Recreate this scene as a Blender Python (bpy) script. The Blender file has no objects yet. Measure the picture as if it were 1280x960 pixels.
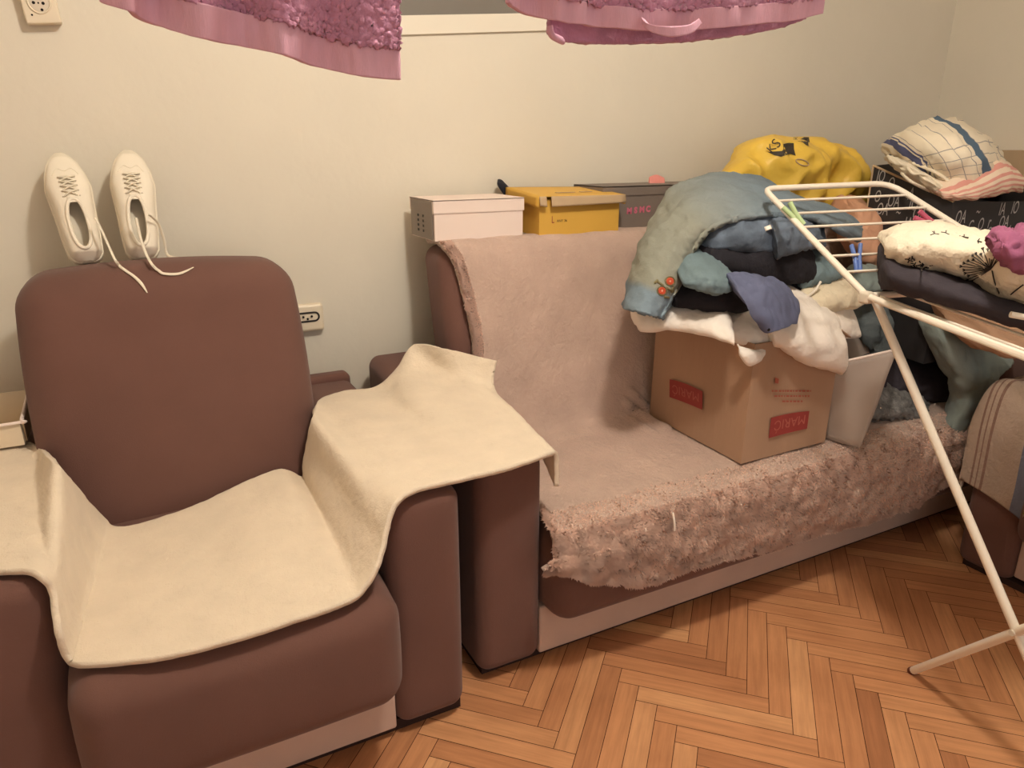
import bpy, bmesh, math, random
import numpy as np
from mathutils import Vector, Matrix, noise as mnoise
from mathutils.bvhtree import BVHTree
random.seed(7); RS = np.random.RandomState(11)
S = bpy.context.scene
COL = S.collection
# ------------------------------------------------------------------ camera, light, exposure
FPX = 905.0; PITCH = math.radians(18.3); YAW = math.radians(27.4); CAM_H = 1.25
LAMP = (0.72, 0.60, 2.38); LAMP_W = 56.0; LAMP_COL = (1.0, 0.925, 0.82); LAMP_R = 0.075
WORLD_COL = (1.0, 0.94, 0.87); WORLD_STR = 0.74
EXPOSURE = 0.20
cd = bpy.data.cameras.new('camera'); cam = bpy.data.objects.new('camera', cd); COL.objects.link(cam)
cd.sensor_fit = 'HORIZONTAL'; cd.sensor_width = 36.0; cd.lens = FPX*36.0/1280.0; cd.clip_start = 0.05
fw = np.array([math.sin(YAW)*math.cos(PITCH), math.cos(YAW)*math.cos(PITCH), -math.sin(PITCH)])
rt = np.array([math.cos(YAW), -math.sin(YAW), 0.0]); up = np.cross(rt, fw)
CP = np.array([0.0, 0.0, CAM_H])
cam.matrix_world = Matrix(((rt[0], up[0], -fw[0], 0), (rt[1], up[1], -fw[1], 0), (rt[2], up[2], -fw[2], CAM_H), (0, 0, 0, 1)))
S.camera = cam
w = bpy.data.worlds.new('world'); S.world = w; w.use_nodes = True
w.node_tree.nodes['Background'].inputs[0].default_value = (*WORLD_COL, 1)
w.node_tree.nodes['Background'].inputs[1].default_value = WORLD_STR
ld = bpy.data.lights.new('ceiling_bulb', 'POINT'); ld.energy = LAMP_W; ld.color = LAMP_COL; ld.shadow_soft_size = LAMP_R
lo = bpy.data.objects.new('ceiling_bulb', ld); lo.location = LAMP; COL.objects.link(lo)
S.view_settings.view_transform = 'Standard'; S.view_settings.look = 'None'
S.view_settings.exposure = EXPOSURE; S.view_settings.gamma = 1.0; S.view_settings.use_curve_mapping = False

# ------------------------------------------------------------------ helpers: where a line of sight meets a real plane of the room
def ray(px, py): return fw*FPX + rt*(px-640.0) - up*(py-480.0)
def PY(px, py, y):
    d = ray(px, py); return CP + d*(y/d[1])
def PZ(px, py, z):
    d = ray(px, py); return CP + d*((z-CAM_H)/d[2])
def PX(px, py, x):
    d = ray(px, py); return CP + d*(x/d[0])
A = np.array
def lin(c):
    c = c/255.0
    return c/12.92 if c <= 0.04045 else ((c+0.055)/1.055)**2.4
def rgb(r, g, b): return (lin(r), lin(g), lin(b), 1.0)

# ------------------------------------------------------------------ materials
def mat(name, col, rough=0.85, var=0.12, vscale=6.0, bump=0.0, bscale=200.0, sheen=0.0, metallic=0.0, spec=0.3, bump2=0.0, b2scale=20.0, transl=0.0, stretch=None):
    m = bpy.data.materials.new(name); m.use_nodes = True
    nt = m.node_tree; N = nt.nodes; L = nt.links
    b = N['Principled BSDF']
    b.inputs['Roughness'].default_value = rough; b.inputs['Metallic'].default_value = metallic
    b.inputs['Specular IOR Level'].default_value = spec
    if sheen: b.inputs['Sheen Weight'].default_value = sheen
    tc = N.new('ShaderNodeTexCoord')
    src = tc.outputs['Object']
    if stretch:
        mp = N.new('ShaderNodeMapping'); mp.inputs['Scale'].default_value = stretch
        L.new(src, mp.inputs[0]); src = mp.outputs[0]
    n1 = N.new('ShaderNodeTexNoise'); n1.inputs['Scale'].default_value = vscale; n1.inputs['Detail'].default_value = 5
    L.new(src, n1.inputs['Vector'])
    rp = N.new('ShaderNodeValToRGB'); c = rgb(*col)
    rp.color_ramp.elements[0].position = 0.3; rp.color_ramp.elements[1].position = 0.7
    rp.color_ramp.elements[0].color = tuple(x*(1-var) for x in c[:3])+(1,)
    rp.color_ramp.elements[1].color = tuple(min(1, x*(1+var)) for x in c[:3])+(1,)
    L.new(n1.outputs['Fac'], rp.inputs[0]); L.new(rp.outputs[0], b.inputs['Base Color'])
    last = None
    for st, sc in ((bump, bscale), (bump2, b2scale)):
        if st:
            n2 = N.new('ShaderNodeTexNoise'); n2.inputs['Scale'].default_value = sc; n2.inputs['Detail'].default_value = 3
            L.new(src, n2.inputs['Vector'])
            bp = N.new('ShaderNodeBump'); bp.inputs['Strength'].default_value = st; bp.inputs['Distance'].default_value = 0.6/sc
            L.new(n2.outputs['Fac'], bp.inputs['Height'])
            if last: L.new(last.outputs[0], bp.inputs['Normal'])
            last = bp
    if last: L.new(last.outputs[0], b.inputs['Normal'])
    m['_ramp'] = rp.name
    return m
def overlay(m, colour, build):
    """mix a second real colour of the thing (print, weave, worn patch) over its base; build(N,L,coord)->factor socket"""
    nt = m.node_tree; N = nt.nodes; L = nt.links; b = N['Principled BSDF']
    old = b.inputs['Base Color'].links[0].from_socket
    tc = N.new('ShaderNodeTexCoord')
    fac = build(N, L, tc)
    mx = N.new('ShaderNodeMix'); mx.data_type = 'RGBA'
    L.new(fac, mx.inputs['Factor']); L.new(old, mx.inputs['A']); mx.inputs['B'].default_value = rgb(*colour)
    L.new(mx.outputs['Result'], b.inputs['Base Color'])
    return m
def uvstripes(lo_hi, axis=0, scale=1.0):
    """stripes of the weave along UV axis: union of [lo,hi] bands within each repeat"""
    def f(N, L, tc):
        sp = N.new('ShaderNodeSeparateXYZ'); L.new(tc.outputs['UV'], sp.inputs[0])
        mu = N.new('ShaderNodeMath'); mu.operation = 'MULTIPLY'; L.new(sp.outputs[axis], mu.inputs[0]); mu.inputs[1].default_value = scale
        fr = N.new('ShaderNodeMath'); fr.operation = 'FRACT'; L.new(mu.outputs[0], fr.inputs[0])
        tot = None
        for lo, hi in lo_hi:
            a = N.new('ShaderNodeMath'); a.operation = 'GREATER_THAN'; L.new(fr.outputs[0], a.inputs[0]); a.inputs[1].default_value = lo
            c = N.new('ShaderNodeMath'); c.operation = 'LESS_THAN'; L.new(fr.outputs[0], c.inputs[0]); c.inputs[1].default_value = hi
            p = N.new('ShaderNodeMath'); p.operation = 'MULTIPLY'; L.new(a.outputs[0], p.inputs[0]); L.new(c.outputs[0], p.inputs[1])
            if tot is None: tot = p
            else:
                q = N.new('ShaderNodeMath'); q.operation = 'MAXIMUM'; L.new(tot.outputs[0], q.inputs[0]); L.new(p.outputs[0], q.inputs[1]); tot = q
        return tot.outputs[0]
    return f

M = {}
M['wall'] = mat('wall_paint', (225, 217, 201), 0.9, 0.03, 2.5, 0.06, 90, bump2=0.07, b2scale=9)
M['ceiling'] = mat('ceiling_paint', (235, 228, 212), 0.95, 0.02, 2)
M['brown'] = mat('brown_upholstery', (107, 75, 66), 0.92, 0.06, 7, 0.35, 420, sheen=0.12)
M['taupe'] = mat('taupe_upholstery', (196, 168, 154), 0.92, 0.06, 7, 0.3, 420, sheen=0.1)
M['dark'] = mat('dark_plinth', (52, 33, 28), 0.8)
M['cream'] = mat('cream_fleece', (226, 210, 188), 0.97, 0.05, 14, 0.6, 330, sheen=0.15, bump2=0.3, b2scale=60)
M['plush'] = mat('beige_plush', (190, 164, 150), 0.97, 0.08, 9, 0.6, 260, sheen=0.2, bump2=0.5, b2scale=70)

M['white_card'] = mat('white_card', (236, 218, 208), 0.6, 0.02, 5)
M['grey_label'] = mat('grey_paper', (150, 140, 132), 0.7, 0.04, 5)
M['ink'] = mat('dark_ink', (40, 36, 34), 0.6, 0.02)
M['yellow_card'] = mat('yellow_card', (218, 172, 78), 0.55, 0.04, 6)
M['raw_card'] = mat('raw_card', (186, 160, 128), 0.8, 0.05, 12)
M['grey_card'] = mat('grey_card', (128, 116, 108), 0.6, 0.04, 6)
M['pink_ink'] = mat('pink_ink', (216, 116, 142), 0.6, 0.03)
M['red_ink'] = mat('red_ink', (152, 62, 58), 0.6, 0.06, 30)
M['faded_red'] = mat('faded_red_ink', (168, 92, 74), 0.7, 0.06, 30)
M['cardboard'] = mat('cardboard', (172, 139, 114), 0.85, 0.06, 8, 0.12, 60, stretch=(1, 1, 0.2))
M['logo_text'] = mat('logo_letters', (182, 104, 90), 0.7, 0.06)
M['comforter'] = mat('white_cotton', (242, 232, 222), 0.9, 0.03, 5, 0.2, 300, bump2=0.35, b2scale=24)
M['cream_knit'] = mat('cream_cotton', (226, 212, 186), 0.92, 0.05, 8, 0.3, 250, bump2=0.45, b2scale=30)
M['black'] = mat('black_cotton', (36, 34, 40), 0.92, 0.15, 8, 0.3, 260, bump2=0.3, b2scale=25)
M['navy'] = mat('charcoal_navy_cotton', (58, 52, 58), 0.92, 0.1, 8, 0.3, 300, bump2=0.2, b2scale=20)
M['jeans'] = mat('blue_denim', (100, 112, 128), 0.9, 0.34, 16, 0.35, 330, bump2=0.3, b2scale=30)
M['jacket'] = mat('washed_denim', (116, 131, 142), 0.92, 0.16, 10, 0.35, 300, bump2=0.35, b2scale=34)
M['seam'] = mat('denim_seam', (98, 108, 106), 0.95, 0.08)
M['teal'] = mat('teal_cotton', (110, 128, 134), 0.9, 0.12, 18, 0.3, 200)
M['blue'] = mat('slate_blue_cotton', (94, 99, 126), 0.9, 0.08, 14, 0.3, 220)
M['sage'] = mat('grey_green_fleece', (134, 146, 142), 0.95, 0.07, 9, 0.4, 260, sheen=0.1)
M['greyteal'] = mat('grey_teal_cotton', (104, 112, 114), 0.95, 0.14, 10, 0.4, 200, bump2=0.4, b2scale=26)
M['greyfuzz'] = mat('grey_fuzzy_knit', (122, 120, 118), 0.97, 0.3, 40, 0.9, 110)
M['peach'] = mat('peach_cotton', (208, 158, 128), 0.9, 0.05, 8, 0.3, 260, bump2=0.3, b2scale=18)
M['tan'] = mat('tan_cotton', (172, 136, 110), 0.9, 0.06, 10, 0.3, 240)
M['yellow_bag'] = mat('yellow_plastic_film', (228, 190, 78), 0.42, 0.05, 5, spec=0.4, bump2=0.25, b2scale=16)
M['olive_ink'] = mat('black_bag_print', (62, 54, 44), 0.5, 0.08)
M['carton'] = mat('black_carton', (48, 46, 48), 0.6, 0.08, 8)
M['grey_print'] = mat('pale_grey_print', (170, 166, 164), 0.7, 0.05)
M['linen'] = mat('off_white_linen', (226, 214, 192), 0.92, 0.03, 8, 0.3, 300)
M['rackwhite'] = mat('white_enamel', (236, 226, 210), 0.35, 0.02, spec=0.5)
M['joint'] = mat('grey_plastic', (214, 202, 184), 0.5, 0.03)
M['mauve'] = mat('mauve_cotton', (150, 88, 118), 0.92, 0.1, 14, 0.35, 220)
M['pin_green'] = mat('pale_green_plastic', (178, 200, 150), 0.4, 0.04)
M['pin_blue'] = mat('blue_plastic', (92, 116, 176), 0.4, 0.04)
M['pin_pink'] = mat('pink_plastic', (196, 92, 118), 0.4, 0.04)
M['shoe'] = mat('white_canvas', (240, 230, 212), 0.85, 0.03, 12, 0.25, 400)
M['rubber'] = mat('off_white_rubber', (236, 226, 206), 0.6, 0.03)
M['insole'] = mat('shaded_grey_blue_lining', (44, 46, 52), 0.9, 0.35, 30)  # lining colour darkened to paint in the shade inside the shoe
M['socket'] = mat('cream_socket_plastic', (228, 214, 190), 0.35, 0.02, spec=0.5)
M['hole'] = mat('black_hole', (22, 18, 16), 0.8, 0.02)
M['floor_gap'] = mat('floor_gap', (70, 38, 22), 0.8)
M['towel'] = mat('pink_terry', (194, 136, 164), 0.97, 0.12, 60, 0.5, 330, sheen=0.3, bump2=0.5, b2scale=700)
M['towel_hem'] = mat('pink_woven_hem', (226, 176, 196), 0.85, 0.05, 30, 0.35, 300, stretch=(4, 4, 0.5))
M['panel'] = mat('dark_grey_panel', (122, 116, 108), 0.4, 0.05)
M['frame'] = mat('pale_frame', (230, 222, 206), 0.6, 0.02)
M['dkblue'] = mat('dark_navy_rubber', (34, 36, 46), 0.6, 0.08)
M['pinkball'] = mat('coral_pink', (232, 150, 142), 0.6, 0.03)
M['stick'] = mat('white_paper_stick', (245, 236, 224), 0.7, 0.02)
M['plastic_tub'] = mat('ivory_card', (224, 206, 180), 0.6, 0.03)
# single plush fibres: thin, so light also passes through them
m = bpy.data.materials.new('plush_fibre'); m.use_nodes = True; nt = m.node_tree; nt.nodes.remove(nt.nodes['Principled BSDF'])
df = nt.nodes.new('ShaderNodeBsdfDiffuse'); tl = nt.nodes.new('ShaderNodeBsdfTranslucent'); mx = nt.nodes.new('ShaderNodeMixShader'); mx.inputs[0].default_value = 0.5
for q in (df, tl): q.inputs['Color'].default_value = rgb(236, 206, 190)
nt.links.new(df.outputs[0], mx.inputs[1]); nt.links.new(tl.outputs[0], mx.inputs[2]); nt.links.new(mx.outputs[0], nt.nodes['Material Output'].inputs[0]); M['fibre'] = m
# clear, slightly milky plastic
m = bpy.data.materials.new('milky_plastic'); m.use_nodes = True
b = m.node_tree.nodes['Principled BSDF']; b.inputs['Base Color'].default_value = rgb(196, 180, 168); b.inputs['Roughness'].default_value = 0.35
tr = m.node_tree.nodes.new('ShaderNodeBsdfTransparent'); mx = m.node_tree.nodes.new('ShaderNodeMixShader'); mx.inputs[0].default_value = 0.55
m.node_tree.links.new(tr.outputs[0], mx.inputs[1]); m.node_tree.links.new(b.outputs[0], mx.inputs[2])
m.node_tree.links.new(mx.outputs[0], m.node_tree.nodes['Material Output'].inputs[0]); M['milky'] = m

# ------------------------------------------------------------------ mesh helpers
class MB:
    def __init__(s): s.v = []; s.f = []; s.uv = []; s.n = 0
    def add(s, v, f, uv=None):
        v = np.asarray(v, float).reshape(-1, 3)
        s.v.append(v); s.f += [tuple(i+s.n for i in q) for q in f]
        s.uv.append(np.asarray(uv, float).reshape(-1, 2) if uv is not None else np.zeros((len(v), 2)))
        s.n += len(v); return s
def origin_of(p):
    o = np.zeros(3)
    while p is not None: o = o + np.array(p.location); p = p.parent
    return o
def obj(name, mb, material, parent=None, smooth=True, wr=None, loc=None):
    """one mesh object from world-space geometry"""
    V = np.concatenate(mb.v); UV = np.concatenate(mb.uv)
    me = bpy.data.meshes.new(name); me.from_pydata(V.tolist(), [], mb.f); me.update()
    if wr: wrinkle(me, *wr)
    if parent is None:
        if loc is None:
            co = np.empty(len(V)*3); me.vertices.foreach_get('co', co); co = co.reshape(-1, 3)
            loc = [(co[:, 0].min()+co[:, 0].max())/2, (co[:, 1].min()+co[:, 1].max())/2, co[:, 2].min()]
        off = np.array(loc)
    else: off = origin_of(parent)
    me.transform(Matrix.Translation(Vector(-off)))
    ul = me.uv_layers.new(name='UVMap')
    idx = np.empty(len(me.loops), dtype=np.int32); me.loops.foreach_get('vertex_index', idx)
    ul.data.foreach_set('uv', UV[idx].astype(np.float32).ravel())
    mats = material if isinstance(material, (list, tuple)) else [material]
    for mm in mats: me.materials.append(mm)
    if smooth: me.polygons.foreach_set('use_smooth', [True]*len(me.polygons))
    me.update()
    o = bpy.data.objects.new(name, me); COL.objects.link(o)
    if parent is None: o.location = off
    else: o.parent = parent
    return o
def wrinkle(me, amp, freq, stretch=(1, 1, 1), seed=0.0):
    me.update()
    n = len(me.vertices); co = np.empty(n*3); me.vertices.foreach_get('co', co); co = co.reshape(-1, 3)
    no = np.empty(n*3, dtype=np.float32); me.vertex_normals.foreach_get('vector', no); no = no.reshape(-1, 3)
    for i in range(n):
        p = co[i]
        q = Vector((p[0]*freq*stretch[0]+seed, p[1]*freq*stretch[1], p[2]*freq*stretch[2]))
        d = mnoise.noise(q) + 0.45*mnoise.noise(q*2.3+Vector((5, 3, 1))) - 0.9*max(0.0, 0.32-abs(mnoise.noise(q*1.5+Vector((2, 7, 4)))))/0.32
        co[i] = p + no[i]*amp*d
    me.vertices.foreach_set('co', co.ravel()); me.update()
def tag(o, label, cat, group=None):
    o['label'] = label; o['category'] = cat
    if group: o['group'] = group
    return o
def thing(name, label, cat, loc, group=None):
    o = bpy.data.objects.new(name, None); COL.objects.link(o); o.location = Vector(list(map(float, loc))); o.empty_display_size = 0.1
    return tag(o, label, cat, group)
def struct(o): o['kind'] = 'structure'; return o

def box(mb, lo, hi, r=0.0, n=8, fn=None):
    """rounded box (dense grid) between two corners; fn deforms points"""
    lo = np.array(lo, float); hi = np.array(hi, float); c = (lo+hi)/2; h = (hi-lo)/2
    r = min(r, h.min()*0.999)
    if r <= 0: n = 1
    V = []; F = []; UV = []; key = {}
    def cuts(hh):
        if r <= 0: return np.array([-hh, hh])
        a = np.linspace(0, 1, 5)
        e = hh - r + r*np.sin(a*math.pi/2)*0+ (hh-r)*0
        edge = np.array([hh-r+r*math.tan(t*math.pi/4) for t in a])
        mid = np.linspace(-(hh-r), hh-r, max(2, n))
        return np.unique(np.round(np.concatenate([-edge[::-1], mid, edge]), 6))
    C3 = [cuts(h[i]) for i in range(3)]
    def vid(p):
        k = tuple(np.round(p, 6))
        if k not in key: key[k] = len(V); V.append(np.array(p, float))
        return key[k]
    for ax in range(3):
        u, v = (ax+1) % 3, (ax+2) % 3
        for sg in (-1, 1):
            for i in range(len(C3[u])-1):
                for j in range(len(C3[v])-1):
                    q = []
                    for di, dj in ((0, 0), (1, 0), (1, 1), (0, 1)):
                        p = np.zeros(3); p[ax] = sg*h[ax]; p[u] = C3[u][i+di]; p[v] = C3[v][j+dj]; q.append(vid(p))
                    F.append(q if sg > 0 else q[::-1])
    V = np.array(V)
    if r > 0:
        inner = np.clip(V, -(h-r), h-r); d = V-inner; L = np.linalg.norm(d, axis=1, keepdims=True); L[L == 0] = 1
        V = inner + r*d/L
    uv = np.stack([(V[:, 0]/h[0]+1)/2, (V[:, 2]/h[2]+1)/2], 1)
    V = V + c
    if fn is not None: V = np.array([fn(p.copy()) for p in V])
    return mb.add(V, F, uv)
def cat(P, n, closed=False):
    """Catmull-Rom resample of control points to n points"""
    P = np.asarray(P, float); m = len(P)
    if m == 2: return P[0]+(P[1]-P[0])*np.linspace(0, 1, n).reshape((-1,)+(1,)*(P.ndim-1))
    t = np.linspace(0, m-1, n); i = np.minimum(t.astype(int), m-2); f = (t-i).reshape((-1,)+(1,)*(P.ndim-1))
    p0 = P[np.maximum(i-1, 0)]; p1 = P[i]; p2 = P[i+1]; p3 = P[np.minimum(i+2, m-1)]
    return 0.5*((2*p1)+(-p0+p2)*f+(2*p0-5*p1+4*p2-p3)*f*f+(-p0+3*p1-3*p2+p3)*f**3)
def tube(mb, pts, r, seg=10, n=None, smoothpath=True, flat=1.0, cap=True):
    P = np.asarray(pts, float)
    if smoothpath and len(P) > 2: P = cat(P, n or len(P)*6)
    R = np.full(len(P), r) if np.isscalar(r) else cat(np.asarray(r, float).reshape(-1, 1), len(P))[:, 0]
    T = np.gradient(P, axis=0); T /= np.linalg.norm(T, axis=1, keepdims=True)+1e-12
    u = np.cross(T[0], [0, 0, 1.0]); u = u if np.linalg.norm(u) > 0.1 else np.cross(T[0], [0, 1.0, 0]); u /= np.linalg.norm(u)
    V = []; a = np.linspace(0, 2*math.pi, seg, endpoint=False)
    for i in range(len(P)):
        u = u - T[i]*(u@T[i]); u /= np.linalg.norm(u); v = np.cross(T[i], u)
        V.append(P[i]+R[i]*(np.cos(a)[:, None]*u+flat*np.sin(a)[:, None]*v))
    V = np.concatenate(V); F = []
    for i in range(len(P)-1):
        for j in range(seg):
            F.append((i*seg+j, i*seg+(j+1) % seg, (i+1)*seg+(j+1) % seg, (i+1)*seg+j))
    if cap:
        k = len(V); V = np.concatenate([V, V[:seg], V[(len(P)-1)*seg:len(P)*seg]])
        F += [tuple(k+j for j in range(seg))[::-1], tuple(k+seg+j for j in range(seg))]
    return mb.add(V, F)
def grid_normals(G):
    du = np.gradient(G, axis=0); dv = np.gradient(G, axis=1); n = np.cross(du, dv)
    return n/(np.linalg.norm(n, axis=2, keepdims=True)+1e-12)
def sheet(mb, net, nu, nv, th=0.01, flip=False, lift=None):
    """thick cloth through a net of control points (rows x columns), closed at its rim. returns outer grid, normals"""
    net = np.asarray(net, float)
    G = cat(net, nu); G = np.swapaxes(cat(np.swapaxes(G, 0, 1), nv), 0, 1)
    n = grid_normals(G)
    if flip: n = -n
    if lift is not None:
        for i in range(nu):
            for j in range(nv): G[i, j] += n[i, j]*lift(i/(nu-1), j/(nv-1), G[i, j])
        n = grid_normals(G); n = -n if flip else n
    top = G + n*th/2; bot = G - n*th/2
    V = np.concatenate([top.reshape(-1, 3), bot.reshape(-1, 3)]); K = nu*nv; F = []
    for i in range(nu-1):
        for j in range(nv-1):
            q = (i*nv+j, (i+1)*nv+j, (i+1)*nv+j+1, i*nv+j+1); F.append(q if not flip else q[::-1])
            p = tuple(K+x for x in q); F.append(p[::-1] if not flip else p)
    rim = [j for j in range(nv)]+[i*nv+nv-1 for i in range(1, nu)]+[(nu-1)*nv+j for j in range(nv-2, -1, -1)]+[i*nv for i in range(nu-2, 0, -1)]
    for a, c in zip(rim, rim[1:]+rim[:1]):
        q = (a, c, K+c, K+a); F.append(q if not flip else q[::-1])
    uu, vv = np.meshgrid(np.linspace(0, 1, nu), np.linspace(0, 1, nv), indexing='ij')
    uv = np.stack([uu, vv], 2).reshape(-1, 2)
    mb.add(V, F, np.concatenate([uv, uv]))
    return top, n
def slug(mb, st, ns=40, nc=40, e=2.6, layers=0, lamp=0.0, cap=0.28, dvec=(0.437*0.9, 0.843*0.9, 0.25)):
    """folded or rolled cloth: stations (edge a, edge b, depth); closed superellipse sections along the stations"""
    a = cat([s[0] for s in st], ns); bb = cat([s[1] for s in st], ns); d = cat(np.array([[s[2]] for s in st]), ns)[:, 0]
    dv = np.array(dvec); dv = dv/np.linalg.norm(dv)
    V = []; F = []; UV = []
    th = np.linspace(0, 2*math.pi, nc, endpoint=False)
    for i in range(ns):
        t = i/(ns-1)
        k = 1.0
        if t < cap*0.3: k = math.sqrt(max(0.0, 1-(1-t/(cap*0.3))**2))
        if t > 1-cap*0.3: k = math.sqrt(max(0.0, 1-(1-(1-t)/(cap*0.3))**2))
        k = max(k, 0.02)
        c = (a[i]+bb[i])/2 + dv*d[i]*0.5; hw = (a[i]-bb[i])/2
        co = np.sign(np.cos(th))*np.abs(np.cos(th))**(2/e); si = np.sign(np.sin(th))*np.abs(np.sin(th))**(2/e)
        dep = d[i]*0.5*k
        P = c + co[:, None]*hw*(0.70+0.30*k) + si[:, None]*dv*dep
        if layers:
            bump = np.abs(np.sin(co*0.5*math.pi*layers+0.4))-0.6
            P = P + (np.sign(si)*np.minimum(1, np.abs(si)*1.5)*bump*lamp)[:, None]*dv
        V.append(P); UV.append(np.stack([np.full(nc, t), (co+1)/2], 1))
    for i in range(ns-1):
        for j in range(nc): F.append((i*nc+j, (i+1)*nc+j, (i+1)*nc+(j+1) % nc, i*nc+(j+1) % nc))
    F += [tuple(range(nc)), tuple((ns-1)*nc+j for j in range(nc))[::-1]]
    return mb.add(np.concatenate(V), F, np.concatenate(UV))
def Q(px, py, qx, qy, y, d, y2=None): return (PY(px, py, y), PY(qx, qy, y if y2 is None else y2), d)
def text_mesh(s, size, origin, ux, uy, depth=0.0006, bold=0.0):
    """letters as a flat relief: origin = centre, ux/uy = directions of reading and of letter height"""
    cu = bpy.data.curves.new('t', 'FONT'); cu.body = s; cu.size = size; cu.align_x = 'CENTER'; cu.align_y = 'CENTER'; cu.resolution_u = 3; cu.offset = bold
    o = bpy.data.objects.new('t', cu); COL.objects.link(o)
    dg = bpy.context.evaluated_depsgraph_get(); dg.update()
    me = bpy.data.meshes.new_from_object(o.evaluated_get(dg))
    V = np.array([v.co[:] for v in me.vertices]); F = [tuple(p.vertices) for p in me.polygons]
    bpy.data.objects.remove(o); bpy.data.curves.remove(cu)
    ux = np.array(ux, float); uy = np.array(uy, float); n = np.cross(ux, uy); n /= np.linalg.norm(n)
    return np.array(origin)+V[:, :1]*ux+V[:, 1:2]*uy+n*depth, F

class Onto:
    """finds the point of a finished surface that a line of sight meets, so prints and laces lie on the thing itself"""
    def __init__(s, *objs):
        s.t = []
        for o in objs:
            off = origin_of(o); V = [Vector(v.co)+Vector(off) for v in o.data.vertices]
            s.t.append(BVHTree.FromPolygons(V, [tuple(f.vertices) for f in o.data.polygons]))
    def __call__(s, px, py, e=0.003, far=None):
        d = ray(px, py); d = d/np.linalg.norm(d); best = None
        for t in s.t:
            h = t.ray_cast(Vector(CP), Vector(d))
            if h[0] is not None and (best is None or h[3] < best): best = h[3]
        if best is None: return far
        return CP+d*(best-e)

# ------------------------------------------------------------------ setting
WX, WY, CH = 3.29, 2.2, 2.5
LX, FY = -1.3, -2.2
def slab(name, lo, hi, m):
    mb = MB(); box(mb, lo, hi); o = obj(name, mb, m, smooth=False); struct(o); return o
slab('wall_back', (LX-0.1, WY, -0.1), (WX+0.1, WY+0.1, CH+0.1), M['wall'])
slab('wall_right', (WX, FY-0.1, -0.1), (WX+0.1, WY, CH+0.1), M['wall'])
slab('wall_left', (LX-0.1, FY-0.1, -0.1), (LX, WY, CH+0.1), M['wall'])
slab('ceiling', (LX, FY-0.1, CH), (WX, WY, CH+0.1), M['ceiling'])
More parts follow.
